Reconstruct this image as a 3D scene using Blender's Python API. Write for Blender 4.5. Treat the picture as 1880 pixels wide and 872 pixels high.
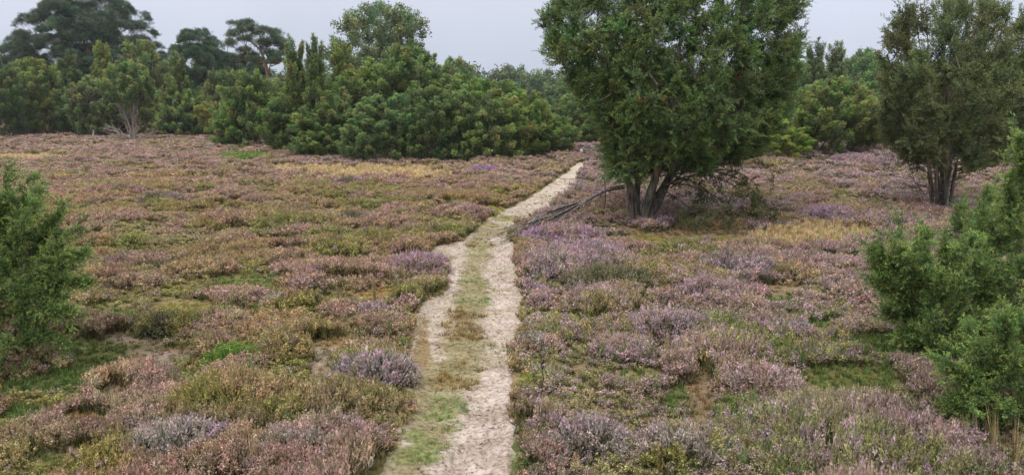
import bpy, math, random
import numpy as np
from mathutils import Vector, Matrix, Euler

HAZE = 0.0003
for o in list(bpy.data.objects):
    bpy.data.objects.remove(o)
SC = bpy.context.scene
COL = SC.collection
R = math.radians

# ------------------------------------------------------------------ camera
F = 1447.0                       # focal length in photograph pixels (1880 wide)
CX, CY = 940.0, 436.0
PITCH = math.atan((436 - 190) / F)
CAMZ = 2.5
cd = bpy.data.cameras.new('camera')
cd.sensor_width = 36.0
cd.lens = 36.0 * F / 1880.0
cd.clip_start = 0.05
cd.clip_end = 5000
cam = bpy.data.objects.new('camera', cd)
COL.objects.link(cam)
cam.location = (0, 0, CAMZ)
cam.rotation_euler = (math.pi / 2 - PITCH, 0, 0)
SC.camera = cam

# ------------------------------------------------------------------ overcast sky and a weak wide sun
SUN_EL, SUN_AZ = R(52), R(-150)      # azimuth measured from +Y towards +X
w = bpy.data.worlds.new('World')
SC.world = w
w.use_nodes = True
nt = w.node_tree
nt.nodes.clear()
out = nt.nodes.new('ShaderNodeOutputWorld')
bg = nt.nodes.new('ShaderNodeBackground')
sky = nt.nodes.new('ShaderNodeTexSky')
sky.sky_type = 'NISHITA'
sky.sun_disc = False
sky.sun_elevation = SUN_EL
sky.sun_rotation = SUN_AZ
sky.dust_density = 4.0
tc = nt.nodes.new('ShaderNodeTexCoord')
sep = nt.nodes.new('ShaderNodeSeparateXYZ')
ramp = nt.nodes.new('ShaderNodeValToRGB')
ramp.color_ramp.elements[0].position = 0.0
ramp.color_ramp.elements[0].color = (3.5, 3.95, 4.8, 1)
e = ramp.color_ramp.elements.new(0.14)
e.color = (4.55, 4.75, 5.6, 1)
ramp.color_ramp.elements[-1].position = 1.0
ramp.color_ramp.elements[-1].color = (15.5, 15.6, 16.0, 1)
cl = nt.nodes.new('ShaderNodeTexNoise')
cl.inputs['Scale'].default_value = 2.2
cl.inputs['Detail'].default_value = 4
clm = nt.nodes.new('ShaderNodeMapRange')
clm.inputs[1].default_value = 0.3
clm.inputs[2].default_value = 0.7
clm.inputs[3].default_value = 0.90
clm.inputs[4].default_value = 1.09
mulc = nt.nodes.new('ShaderNodeVectorMath')
mulc.operation = 'SCALE'
mix = nt.nodes.new('ShaderNodeMix')
mix.data_type = 'RGBA'
mix.inputs[0].default_value = 0.9
nt.links.new(tc.outputs['Generated'], sep.inputs[0])
nt.links.new(tc.outputs['Generated'], cl.inputs['Vector'])
nt.links.new(cl.outputs[0], clm.inputs[0])
nt.links.new(sep.outputs['Z'], ramp.inputs[0])
nt.links.new(ramp.outputs[0], mulc.inputs[0])
nt.links.new(clm.outputs[0], mulc.inputs['Scale'])
nt.links.new(sky.outputs[0], mix.inputs[6])
nt.links.new(mulc.outputs[0], mix.inputs[7])
nt.links.new(mix.outputs[2], bg.inputs['Color'])
bg.inputs['Strength'].default_value = 0.1
nt.links.new(bg.outputs[0], out.inputs['Surface'])

sl = bpy.data.lights.new('sun', 'SUN')
sl.energy = 1.3
sl.angle = R(18)
sl.color = (1.0, 0.95, 0.88)
sun = bpy.data.objects.new('sun', sl)
COL.objects.link(sun)
sd = Vector((math.sin(SUN_AZ) * math.cos(SUN_EL), math.cos(SUN_AZ) * math.cos(SUN_EL), math.sin(SUN_EL)))
sun.rotation_euler = sd.to_track_quat('Z', 'Y').to_euler()
vs = SC.view_settings
vs.view_transform = 'Standard'
vs.look = 'None'
vs.exposure = 0.75
vs.gamma = 1.0
vs.use_curve_mapping = False
SC.render.engine = 'CYCLES'
SC.cycles.max_bounces = 6
SC.cycles.diffuse_bounces = 3
SC.cycles.transmission_bounces = 3
SC.cycles.glossy_bounces = 2
SC.cycles.volume_bounces = 1

# ------------------------------------------------------------------ small numpy tools
def hash2(ix, iy, s=0):
    ix = ix.astype(np.int64); iy = iy.astype(np.int64)
    h = (ix * 374761393 + iy * 668265263 + s * 974634777) & 0xffffffff
    h = ((h ^ (h >> 13)) * 1274126177) & 0xffffffff
    h = (h ^ (h >> 16)) & 0xffffffff
    return h / 4294967295.0

def vnoise(x, y, s=0):
    x = np.asarray(x, float); y = np.asarray(y, float)
    ix = np.floor(x); iy = np.floor(y)
    fx = x - ix; fy = y - iy
    fx = fx * fx * (3 - 2 * fx); fy = fy * fy * (3 - 2 * fy)
    a = hash2(ix, iy, s); b = hash2(ix + 1, iy, s)
    c = hash2(ix, iy + 1, s); d = hash2(ix + 1, iy + 1, s)
    return (a + (b - a) * fx) * (1 - fy) + (c + (d - c) * fx) * fy

def fbm(x, y, s=0, o=3):
    v = 0; a = 0.5; t = 0
    for k in range(o):
        v = v + a * vnoise(np.asarray(x) * 2 ** k, np.asarray(y) * 2 ** k, s + k * 17); t += a; a *= 0.5
    return v / t

def sstep(a, b, x):
    t = np.clip((np.asarray(x, float) - a) / (b - a), 0, 1)
    return t * t * (3 - 2 * t)

def H(x, y):
    """terrain height"""
    x = np.asarray(x, float); y = np.asarray(y, float)
    z = 0.22 * (fbm(x / 6.0, y / 6.0, 3) - 0.5) * sstep(6, 16, y) + 0.07 * (fbm(x / 1.3, y / 1.3, 5, 2) - 0.5)
    z = z + 0.62 * np.exp(-(((x - 14) / 9) ** 2 + ((y - 33) / 6) ** 2))
    z = z + 0.35 * np.exp(-(((x - 3.2) / 2.4) ** 2 + ((y - 38) / 3.0) ** 2))
    z = z + 0.25 * np.exp(-(((x - 5.2) / 1.6) ** 2 + ((y - 5.5) / 2.5) ** 2))
    z = z * (1 - sstep(90, 200, np.hypot(x, y)))
    return z

sp, cp = math.sin(PITCH), math.cos(PITCH)

def proj(x, y, z):
    """world point -> photograph pixel"""
    zz = z - CAMZ
    dep = y * cp - zz * sp
    up = y * sp + zz * cp
    return CX + F * x / dep, CY - F * up / dep

def ray(px, py):
    u = (px - CX) / F; v = -(py - CY) / F
    return Vector((u, cp + v * sp, -sp + v * cp))

def ground_at(px, py):
    d = ray(px, py); z = 0.0
    for _ in range(25):
        t = (CAMZ - z) / -d.z
        z = 0.5 * z + 0.5 * float(H(d.x * t, d.y * t))
    t = (CAMZ - z) / -d.z
    return d.x * t, d.y * t

def at_depth(px, py, Y):
    d = ray(px, py); t = Y / d.y
    return Vector((d.x * t, Y, CAMZ + d.z * t))

# ------------------------------------------------------------------ object tools
def tag(o, label=None, cat=None, group=None, kind=None):
    if label: o['label'] = label
    if cat: o['category'] = cat
    if group: o['group'] = group
    if kind: o['kind'] = kind
    return o

def empty(name, loc, label, cat, group=None):
    o = bpy.data.objects.new(name, None)
    o.empty_display_size = 0.2
    COL.objects.link(o)
    o.location = loc
    return tag(o, label, cat, group)

def make_mesh(name, V, faces_flat, fsize, mat, col=None, smooth=False, mats=None, extra=None):
    """V (n,3); faces_flat ints; fsize 3 or 4 (or an array of sizes)"""
    V = np.ascontiguousarray(V, np.float32)
    ff = np.ascontiguousarray(faces_flat, np.int32).ravel()
    me = bpy.data.meshes.new(name)
    me.vertices.add(len(V))
    me.vertices.foreach_set('co', V.ravel())
    me.loops.add(len(ff))
    me.loops.foreach_set('vertex_index', ff)
    if np.isscalar(fsize):
        nf = len(ff) // fsize
        ls = np.arange(nf, dtype=np.int32) * fsize
    else:
        fs = np.asarray(fsize, np.int32); nf = len(fs)
        ls = np.concatenate([[0], np.cumsum(fs)[:-1]]).astype(np.int32)
    me.polygons.add(nf)
    me.polygons.foreach_set('loop_start', ls)
    if smooth:
        me.polygons.foreach_set('use_smooth', np.ones(nf, bool))
    me.update(calc_edges=True)
    me.validate()
    if col is not None:
        a = me.attributes.new('Col', 'FLOAT_COLOR', 'POINT')
        c4 = np.ones((len(V), 4), np.float32); c4[:, :3] = col
        a.data.foreach_set('color', c4.ravel())
    if extra:
        for k, v in extra.items():
            a = me.attributes.new(k, 'FLOAT_COLOR', 'POINT')
            c4 = np.ones((len(V), 4), np.float32); c4[:, :3] = v
            a.data.foreach_set('color', c4.ravel())
    me.materials.append(mat)
    return me

def link(name, me, parent=None, loc=None):
    o = bpy.data.objects.new(name, me)
    COL.objects.link(o)
    if parent is not None: o.parent = parent
    if loc is not None: o.location = loc
    return o

def frames(d, rng):
    """rotation matrices (n,3,3) whose z column is d, random roll"""
    d = d / np.maximum(np.linalg.norm(d, axis=1, keepdims=True), 1e-9)
    r = rng.normal(size=d.shape)
    x = np.cross(r, d); x /= np.maximum(np.linalg.norm(x, axis=1, keepdims=True), 1e-9)
    y = np.cross(d, x)
    return np.stack([x, y, d], axis=2)

def bake(tmpl, tpart, M, P, S, C, rng, idx=None):
    """copy triangle templates. tmpl (k, nv, 3) variants; tpart (k,nv,3) multiplies colour; M (n,3,3), P, S (n,) or (n,3), C (n,3)"""
    n = len(P)
    if idx is None: idx = rng.integers(0, len(tmpl), n)
    S = np.asarray(S, float)
    if S.ndim == 1: S = S[:, None].repeat(3, 1)
    V = tmpl[idx] * S[:, None, :]
    V = np.einsum('nij,nvj->nvi', M, V) + P[:, None, :]
    Cc = C[:, None, :] * tpart[idx]
    return V.reshape(-1, 3).astype(np.float32), Cc.reshape(-1, 3).astype(np.float32)

# ------------------------------------------------------------------ materials
def nodemat(name):
    m = bpy.data.materials.new(name)
    m.use_nodes = True
    t = m.node_tree
    t.nodes.clear()
    o = t.nodes.new('ShaderNodeOutputMaterial')
    return m, t, o

def N(t, typ, **kw):
    n = t.nodes.new(typ)
    for k, v in kw.items():
        if k in n.inputs.keys(): n.inputs[k].default_value = v
        else: setattr(n, k, v)
    return n

def leaf_shader(t, o, col, trans=0.3, rough=0.65, spec=0.25):
    b = t.nodes.new('ShaderNodeBsdfPrincipled')
    b.inputs['Roughness'].default_value = rough
    b.inputs['Specular IOR Level'].default_value = spec
    tr = t.nodes.new('ShaderNodeBsdfTranslucent')
    mx = t.nodes.new('ShaderNodeMixShader')
    mx.inputs[0].default_value = trans
    t.links.new(col, b.inputs['Base Color']); t.links.new(col, tr.inputs['Color'])
    t.links.new(b.outputs[0], mx.inputs[1]); t.links.new(tr.outputs[0], mx.inputs[2])
    t.links.new(mx.outputs[0], o.inputs['Surface'])

def mat_leaf(name, trans=0.3, use_obj=True):
    m, t, o = nodemat(name)
    a = N(t, 'ShaderNodeAttribute', attribute_name='Col')
    col = a.outputs['Color']
    if use_obj:
        oi = t.nodes.new('ShaderNodeObjectInfo')
        mm = N(t, 'ShaderNodeMix', data_type='RGBA', blend_type='MULTIPLY'); mm.inputs[0].default_value = 1
        t.links.new(col, mm.inputs[6]); t.links.new(oi.outputs['Color'], mm.inputs[7])
        col = mm.outputs[2]
    leaf_shader(t, o, col, trans)
    return m

M_LEAF = mat_leaf('foliage')
M_HEATH = mat_leaf('heather_foliage', 0.25, False)

def mat_instanced(name, trans=0.25):
    m, t, o = nodemat(name)
    p = N(t, 'ShaderNodeAttribute', attribute_name='Part')
    s = t.nodes.new('ShaderNodeSeparateColor'); t.links.new(p.outputs['Color'], s.inputs[0])
    A = N(t, 'ShaderNodeAttribute', attribute_name='colA', attribute_type='INSTANCER')
    B = N(t, 'ShaderNodeAttribute', attribute_name='colB', attribute_type='INSTANCER')
    mx = N(t, 'ShaderNodeMix', data_type='RGBA')
    t.links.new(s.outputs[0], mx.inputs[0]); t.links.new(A.outputs['Color'], mx.inputs[6]); t.links.new(B.outputs['Color'], mx.inputs[7])
    sc = N(t, 'ShaderNodeVectorMath', operation='SCALE')
    t.links.new(mx.outputs[2], sc.inputs[0]); t.links.new(s.outputs[1], sc.inputs['Scale'])
    leaf_shader(t, o, sc.outputs[0], trans)
    return m

M_INST = mat_instanced('ground_cover')

def mat_bark(name, c1, c2, scale=18):
    m, t, o = nodemat(name)
    b = t.nodes.new('ShaderNodeBsdfPrincipled'); b.inputs['Roughness'].default_value = 0.9
    b.inputs['Specular IOR Level'].default_value = 0.15
    tcx = t.nodes.new('ShaderNodeTexCoord')
    mp = t.nodes.new('ShaderNodeMapping'); mp.inputs['Scale'].default_value = (1, 1, 0.16)
    n1 = N(t, 'ShaderNodeTexNoise', Scale=scale, Detail=6)
    n2 = N(t, 'ShaderNodeTexNoise', Scale=3.0, Detail=3)
    r = t.nodes.new('ShaderNodeValToRGB')
    r.color_ramp.elements[0].position = 0.36; r.color_ramp.elements[0].color = (*c1, 1)
    r.color_ramp.elements[1].position = 0.66; r.color_ramp.elements[1].color = (*c2, 1)
    mx = N(t, 'ShaderNodeMix', data_type='RGBA', blend_type='MULTIPLY'); mx.inputs[0].default_value = 0.6
    bp = N(t, 'ShaderNodeBump', Strength=0.9, Distance=0.02)
    t.links.new(tcx.outputs['Object'], mp.inputs[0]); t.links.new(mp.outputs[0], n1.inputs['Vector'])
    t.links.new(tcx.outputs['Object'], n2.inputs['Vector'])
    t.links.new(n1.outputs[0], r.inputs[0]); t.links.new(r.outputs[0], mx.inputs[6]); t.links.new(n2.outputs['Color'], mx.inputs[7])
    t.links.new(mx.outputs[2], b.inputs['Base Color'])
    t.links.new(n1.outputs[0], bp.inputs['Height']); t.links.new(bp.outputs[0], b.inputs['Normal'])
    t.links.new(b.outputs[0], o.inputs['Surface'])
    return m

M_BARK = mat_bark('juniper_bark', (0.075, 0.058, 0.047), (0.30, 0.25, 0.21))
M_DEAD = mat_bark('dead_wood', (0.22, 0.18, 0.15), (0.50, 0.44, 0.38))
M_PINEBARK = mat_bark('pine_bark', (0.16, 0.085, 0.05), (0.42, 0.27, 0.18), 10)

def mat_ground():
    m, t, o = nodemat('heath_soil')
    b = t.nodes.new('ShaderNodeBsdfPrincipled'); b.inputs['Roughness'].default_value = 0.95
    b.inputs['Specular IOR Level'].default_value = 0.1
    tcx = t.nodes.new('ShaderNodeTexCoord')
    big = N(t, 'ShaderNodeTexNoise', Scale=0.7, Detail=4)
    fine = N(t, 'ShaderNodeTexNoise', Scale=26, Detail=8, Roughness=0.75)
    mid = N(t, 'ShaderNodeTexNoise', Scale=5, Detail=5)
    for n in (big, fine, mid): t.links.new(tcx.outputs['Object'], n.inputs['Vector'])
    a = N(t, 'ShaderNodeAttribute', attribute_name='Col')
    r = t.nodes.new('ShaderNodeValToRGB')
    r.color_ramp.elements[0].position = 0.3; r.color_ramp.elements[0].color = (0.45, 0.45, 0.45, 1)
    r.color_ramp.elements[1].position = 0.72; r.color_ramp.elements[1].color = (1.5, 1.45, 1.4, 1)
    t.links.new(fine.outputs[0], r.inputs[0])
    mm = N(t, 'ShaderNodeMix', data_type='RGBA', blend_type='MULTIPLY'); mm.inputs[0].default_value = 1
    t.links.new(a.outputs['Color'], mm.inputs[6]); t.links.new(r.outputs[0], mm.inputs[7])
    r2 = t.nodes.new('ShaderNodeValToRGB')
    r2.color_ramp.elements[0].position = 0.35; r2.color_ramp.elements[0].color = (0.75, 0.8, 0.7, 1)
    r2.color_ramp.elements[1].position = 0.65; r2.color_ramp.elements[1].color = (1.2, 1.1, 1.05, 1)
    t.links.new(mid.outputs[0], r2.inputs[0])
    m2 = N(t, 'ShaderNodeMix', data_type='RGBA', blend_type='MULTIPLY'); m2.inputs[0].default_value = 1
    t.links.new(mm.outputs[2], m2.inputs[6]); t.links.new(r2.outputs[0], m2.inputs[7])
    t.links.new(m2.outputs[2], b.inputs['Base Color'])
    bp = N(t, 'ShaderNodeBump', Strength=1.0, Distance=0.03)
    t.links.new(fine.outputs[0], bp.inputs['Height']); t.links.new(bp.outputs[0], b.inputs['Normal'])
    t.links.new(b.outputs[0], o.inputs['Surface'])
    return m

def mat_sand():
    m, t, o = nodemat('trodden_sand')
    b = t.nodes.new('ShaderNodeBsdfPrincipled'); b.inputs['Roughness'].default_value = 0.95
    b.inputs['Specular IOR Level'].default_value = 0.1
    tcx = t.nodes.new('ShaderNodeTexCoord')
    n1 = N(t, 'ShaderNodeTexNoise', Scale=3.2, Detail=6)
    n2 = N(t, 'ShaderNodeTexNoise', Scale=24, Detail=9, Roughness=0.72)
    n3 = N(t, 'ShaderNodeTexNoise', Scale=140, Detail=3)
    vo = N(t, 'ShaderNodeTexVoronoi', Scale=11)
    wn = N(t, 'ShaderNodeVectorMath', operation='MULTIPLY_ADD')
    n0 = N(t, 'ShaderNodeTexNoise', Scale=9, Detail=3)
    t.links.new(tcx.outputs['Object'], n0.inputs['Vector'])
    wn.inputs[1].default_value = (0.09, 0.09, 0.09)
    t.links.new(n0.outputs['Color'], wn.inputs[0]); t.links.new(tcx.outputs['Object'], wn.inputs[2])
    t.links.new(wn.outputs[0], vo.inputs['Vector'])
    for n in (n1, n2, n3): t.links.new(tcx.outputs['Object'], n.inputs['Vector'])
    a = N(t, 'ShaderNodeAttribute', attribute_name='Col')
    r = t.nodes.new('ShaderNodeValToRGB')
    r.color_ramp.elements[0].position = 0.36; r.color_ramp.elements[0].color = (0.42, 0.37, 0.33, 1)
    r.color_ramp.elements[1].position = 0.56; r.color_ramp.elements[1].color = (1.08, 1.08, 1.08, 1)
    t.links.new(n2.outputs[0], r.inputs[0])
    r1 = t.nodes.new('ShaderNodeValToRGB')
    r1.color_ramp.elements[0].position = 0.35; r1.color_ramp.elements[0].color = (0.80, 0.76, 0.72, 1)
    r1.color_ramp.elements[1].position = 0.6; r1.color_ramp.elements[1].color = (1.05, 1.05, 1.05, 1)
    t.links.new(n1.outputs[0], r1.inputs[0])
    mm = N(t, 'ShaderNodeMix', data_type='RGBA', blend_type='MULTIPLY'); mm.inputs[0].default_value = 1
    m2 = N(t, 'ShaderNodeMix', data_type='RGBA', blend_type='MULTIPLY'); m2.inputs[0].default_value = 1
    t.links.new(a.outputs['Color'], mm.inputs[6]); t.links.new(r.outputs[0], mm.inputs[7])
    t.links.new(mm.outputs[2], m2.inputs[6]); t.links.new(r1.outputs[0], m2.inputs[7])
    t.links.new(m2.outputs[2], b.inputs['Base Color'])
    ad = N(t, 'ShaderNodeMath', operation='MULTIPLY_ADD')
    ad.inputs[1].default_value = 0.6
    t.links.new(n2.outputs[0], ad.inputs[0]); t.links.new(vo.outputs['Distance'], ad.inputs[2])
    ad2 = N(t, 'ShaderNodeMath', operation='MULTIPLY_ADD'); ad2.inputs[1].default_value = 0.35
    t.links.new(n3.outputs[0], ad2.inputs[0]); t.links.new(ad.outputs[0], ad2.inputs[2])
    bp = N(t, 'ShaderNodeBump', Strength=1.0, Distance=0.03)
    t.links.new(ad2.outputs[0], bp.inputs['Height']); t.links.new(bp.outputs[0], b.inputs['Normal'])
    t.links.new(b.outputs[0], o.inputs['Surface'])
    return m

M_GROUND = mat_ground()
M_SAND = mat_sand()

# ------------------------------------------------------------------ the path (outline read off as ground points)
PY = np.array([270, 300, 308, 320, 332, 345, 360, 380, 398, 415, 430, 442, 455, 465, 480, 495, 520, 545, 560, 600, 640, 680, 720, 760, 800, 840, 872, 1000, 1400])
PL = np.array([1070, 1062, 1050, 1036, 1016, 1000, 978, 940, 905, 885, 868, 852, 800, 790, 800, 812, 824, 795, 770, 765, 760, 752, 748, 750, 745, 715, 690, 600, 300])
PR = np.array([1082, 1074, 1072, 1066, 1060, 1052, 1038, 1012, 985, 950, 936, 938, 944, 944, 950, 954, 955, 958, 957, 954, 950, 944, 938, 938, 944, 938, 935, 935, 940])

def path_sd(px, py):
    """signed distance (m, roughly) inside the path for a ground point seen at px,py"""
    l = np.interp(py, PY, PL); r = np.interp(py, PY, PR)
    dep = CAMZ * F / np.maximum(py - 190, 5)
    d = np.minimum(px - l, r - px) / F * dep
    d = np.where(py < 298, -1.0, d)
    return d

# patches on and beside the path: px, py, rx, ry, kind
TRACK_GRASS = [(850, 612, 42, 36, 'brown'), (866, 550, 36, 22, 'green'), (868, 515, 28, 12, 'green'), (862, 578, 34, 10, 'brown'), (848, 665, 36, 22, 'brown'), (838, 700, 50, 14, 'brown'),
               (815, 738, 58, 22, 'green'), (825, 780, 30, 7, 'green'), (785, 822, 46, 24, 'green'), (868, 500, 22, 26, 'thin'),
               (870, 528, 34, 7, 'thin'), (880, 470, 26, 14, 'thin'), (878, 448, 28, 6, 'brown'), (735, 845, 60, 40, 'thin'), (780, 770, 60, 70, 'thin'), (785, 700, 60, 46, 'thin'), (850, 650, 44, 90, 'thin'), (868, 540, 30, 70, 'thin'), (810, 690, 34, 16, 'brown'), (800, 760, 40, 12, 'green'), (770, 830, 50, 22, 'green'), (775, 640, 16, 60, 'brown'), (880, 440, 26, 30, 'thin'), (800, 470, 34, 10, 'thin'), (845, 575, 20, 16, 'brown'), (760, 800, 30, 20, 'green'),
               (960, 690, 16, 22, 'yellow'), (962, 745, 20, 26, 'green'), (968, 800, 24, 26, 'green'), (965, 850, 34, 24, 'green'),
               (915, 425, 34, 9, 'thin'), (925, 400, 24, 8, 'yellow'), (895, 412, 24, 5, 'yellow'), (780, 650, 28, 60, 'none')]

def patch_val(px, py, lst, kinds):
    v = np.zeros_like(px)
    for (a, b, rx, ry, k) in lst:
        if k in kinds:
            v = np.maximum(v, 1.25 - np.hypot((px - a) / rx, (py - b) / ry))
    return v

# zones of other cover on the heath
ZONES = [  # tan grass
    (700, 318, 175, 15, 'tan'), (560, 312, 80, 8, 'tan'), (1490, 437, 150, 26, 'tan'), (1330, 412, 90, 10, 'tan'), (60, 290, 90, 6, 'tan'), (1300, 425, 120, 14, 'brown'), (1130, 425, 60, 10, 'brown'), (1180, 440, 90, 10, 'moss'),
    # bare spots
    (425, 395, 45, 12, 'bare'), (560, 465, 60, 9, 'bare'), (520, 460, 30, 6, 'bare'), (250, 622, 70, 14, 'bare'), (600, 640, 50, 20, 'bare'),
    (210, 730, 40, 30, 'bare'), (170, 660, 90, 40, 'mossgreen'), (590, 700, 30, 50, 'bare'), (300, 655, 90, 18, 'bare'), (640, 480, 120, 8, 'bare'),
    (760, 478, 60, 14, 'bare'), (450, 425, 26, 10, 'bare'), (1290, 760, 30, 90, 'brown'), (1420, 535, 60, 12, 'brown'),
    # orange grass and moss
    (155, 780, 60, 22, 'orange'), (165, 850, 62, 28, 'orange'), (600, 600, 60, 14, 'orange'), (700, 540, 60, 12, 'orange'), (640, 630, 70, 10, 'orange'),
    # green grass
    (60, 690, 120, 44, 'green'), (50, 770, 70, 36, 'green'), (90, 850, 60, 22, 'mossgreen'), (120, 640, 60, 20, 'green'), (350, 855, 60, 20, 'green'), (450, 288, 60, 12, 'green'),
    (1480, 590, 60, 20, 'green'), (1640, 640, 90, 30, 'green'), (1500, 620, 30, 20, 'yellow'), (1510, 860, 36, 22, 'yellow'), (1240, 735, 26, 30, 'green'),
    (1560, 700, 120, 40, 'mossgreen'), (1440, 790, 60, 40, 'mossgreen'), (810, 380, 70, 14, 'green'), (985, 300, 60, 8, 'green'), (1700, 790, 150, 30, 'mossgreen'),
    (1300, 440, 100, 14, 'moss'), (200, 575, 60, 20, 'mossgreen'), (460, 520, 90, 16, 'mossgreen'), (968, 700, 24, 30, 'yellow'), (974, 780, 30, 50, 'green'), (968, 850, 42, 34, 'green'), (980, 760, 24, 20, 'yellow'), (1180, 700, 60, 20, 'mossgreen'), (1340, 640, 40, 16, 'mossgreen'), (1440, 552, 60, 12, 'green'), (330, 565, 60, 14, 'moss'), (640, 520, 80, 12, 'moss'), (900, 388, 40, 8, 'yellow')]

# ------------------------------------------------------------------ heather mounds (cellular height of the cover)
def mounds(x, y, cs, seed, prob, rmin, rmax, hmin, hmax):
    ci = np.floor(x / cs); cj = np.floor(y / cs)
    best = np.zeros_like(x); bid = np.zeros_like(x); dx = np.zeros_like(x); dy = np.zeros_like(x)
    for a in (-1, 0, 1):
        for b in (-1, 0, 1):
            i = ci + a; j = cj + b
            ex = hash2(i, j, seed) < prob
            mx = (i + 0.15 + 0.7 * hash2(i, j, seed + 1)) * cs
            my = (j + 0.15 + 0.7 * hash2(i, j, seed + 2)) * cs
            r = rmin + (rmax - rmin) * hash2(i, j, seed + 3)
            h = hmin + (hmax - hmin) * hash2(i, j, seed + 4)
            an = hash2(i, j, seed + 5) * 3.14
            st = 0.7 + 0.5 * hash2(i, j, seed + 6)
            ux = (x - mx); uy = (y - my)
            vx = (ux * np.cos(an) + uy * np.sin(an)) * st
            vy = (-ux * np.sin(an) + uy * np.cos(an)) / st
            wob = 1 + 0.5 * (fbm(x * 3.1, y * 3.1, seed + 9, 2) - 0.5)
            d = np.hypot(vx, vy) / (r * wob)
            hh = np.where(ex & (d < 1), h * np.sqrt(np.clip(1 - d ** 2.4, 0, 1)), 0)
            k = hh > best
            best = np.where(k, hh, best); bid = np.where(k, hash2(i, j, seed + 7), bid)
            dx = np.where(k, ux / r, dx); dy = np.where(k, uy / r, dy)
    return best, bid, dx, dy

def pal(*c): return np.array(c, float)
# (leaf colour, top colour) pairs of linear albedo
PAL = {
    'pink':   (pal(.14, .14, .06), pal(.45, .305, .32)),
    'lilac':  (pal(.11, .13, .055), pal(.43, .30, .345)),
    'purple': (pal(.12, .12, .06), pal(.44, .28, .38)),
    'violet': (pal(.13, .12, .10), pal(.38, .21, .44)),
    'dusty':  (pal(.18, .14, .075), pal(.43, .285, .24)),
    'brown':  (pal(.18, .145, .065), pal(.39, .275, .155)),
    'olive':  (pal(.13, .135, .04), pal(.31, .26, .09)),
    'dark':   (pal(.06, .07, .03), pal(.20, .18, .10)),
    'green':  (pal(.07, .13, .03), pal(.17, .26, .05)),
    'grey':   (pal(.13, .135, .075), pal(.385, .31, .285)),
}

# ------------------------------------------------------------------ ground sheet
def axis(lo, hi, step, far, g=1.16):
    a = list(np.arange(lo, hi + 1e-6, step))
    s = step; v = hi
    while v < far: s *= g; v += s; a.append(v)
    s = step; v = lo; pre = []
    while v > -far: s *= g; v -= s; pre.append(v)
    return np.array(pre[::-1] + a)

def grid_faces(nx, ny):
    i = np.arange(nx - 1); j = np.arange(ny - 1)
    I, J = np.meshgrid(i, j, indexing='ij')
    a = I * ny + J
    return np.stack([a, a + ny, a + ny + 1, a + 1], -1).reshape(-1, 4)

SOILC = {'tan': (.46, .35, .19), 'bare': (.31, .255, .21), 'brown': (.21, .165, .11), 'orange': (.27, .17, .07), 'green': (.10, .125, .04),
         'yellow': (.24, .24, .06), 'moss': (.20, .18, .055), 'mossgreen': (.13, .135, .045)}

def soil_color(x, y, z):
    px, py = proj(x, np.maximum(y, 1.0), z)
    n = fbm(x / 1.4, y / 1.4, 40, 4)
    n2 = fbm(x / 0.5, y / 0.5, 50, 3)
    c = np.empty((len(x), 3))
    litter = pal(.19, .145, .10); tan = pal(.25, .19, .115); mo = pal(.15, .145, .055)
    k = sstep(.35, .65, n)[:, None]; k2 = sstep(.5, .75, n2)[:, None]
    c = litter * (1 - k) + tan * k
    c = c * (1 - k2) + mo * k2
    for (a, b, rx, ry, kd) in ZONES:
        v = 1.25 - np.hypot((px - a) / rx, (py - b) / ry) + 0.9 * (n2 - .5)
        v = (sstep(0.0, 1.0, v + .5 * (vnoise(x * 9, y * 9, 61) - .5)) * (y > 2))[:, None]
        c = c * (1 - v) + pal(*SOILC[kd]) * v
    return c

gx = axis(-9, 11, 0.11, 1800)
gy = axis(3, 24, 0.12, 2200)
X, Y = np.meshgrid(gx, gy, indexing='ij')
X = X.ravel(); Y = Y.ravel()
Z = H(X, Y)
ppx, ppy = proj(X, np.maximum(Y, 0.5), Z)
sd_ = np.where(Y > 3, path_sd(ppx, ppy), -1)
Z = Z - 0.05 * sstep(-0.1, 0.25, sd_) - 0.10 * sstep(0.06, 0.30, sd_)
gm = make_mesh('ground', np.stack([X, Y, Z], 1), grid_faces(len(gx), len(gy)), 4, M_GROUND, soil_color(X, Y, Z), smooth=True)
tag(link('ground', gm), kind='structure')

# sandy path: fine sheet that dips under the ground at its ragged edges
rows = [4.0]
while rows[-1] < 36.5: rows.append(rows[-1] + max(0.022, 0.0032 * rows[-1]))
rows = np.array(rows)
NC = 84
V = []
for yy in rows:
    x0 = 0.0
    py = 190 + CAMZ * F / yy * 1.0
    # exact row of the picture for this distance
    pxc, py = proj(0.0, yy, 0.0)
    l = np.interp(py, PY, PL); r = np.interp(py, PY, PR)
    dep = yy * cp + CAMZ * sp
    xl = (l - CX) / F * dep - 0.22; xr = (r - CX) / F * dep + 0.22
    V.append(np.stack([np.linspace(xl, xr, NC), np.full(NC, yy)], 1))
V = np.concatenate(V)
x, y = V[:, 0], V[:, 1]
z0 = H(x, y)
px, py = proj(x, y, z0)
s = path_sd(px, py) + 0.05 + 0.22 * (fbm(x * 3.2, y * 3.2, 70, 4) - 0.5)
hol = 0.05 * sstep(-0.1, 0.25, path_sd(px, py))
lump = 0.026 * (fbm(x * 6, y * 7, 71, 3) - 0.5) + 0.022 * (fbm(x * 17, y * 23, 72, 2) - .5) * sstep(.3, .6, fbm(x * 2, y * 2, 75, 2))
rngf = np.random.default_rng(60)
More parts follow.
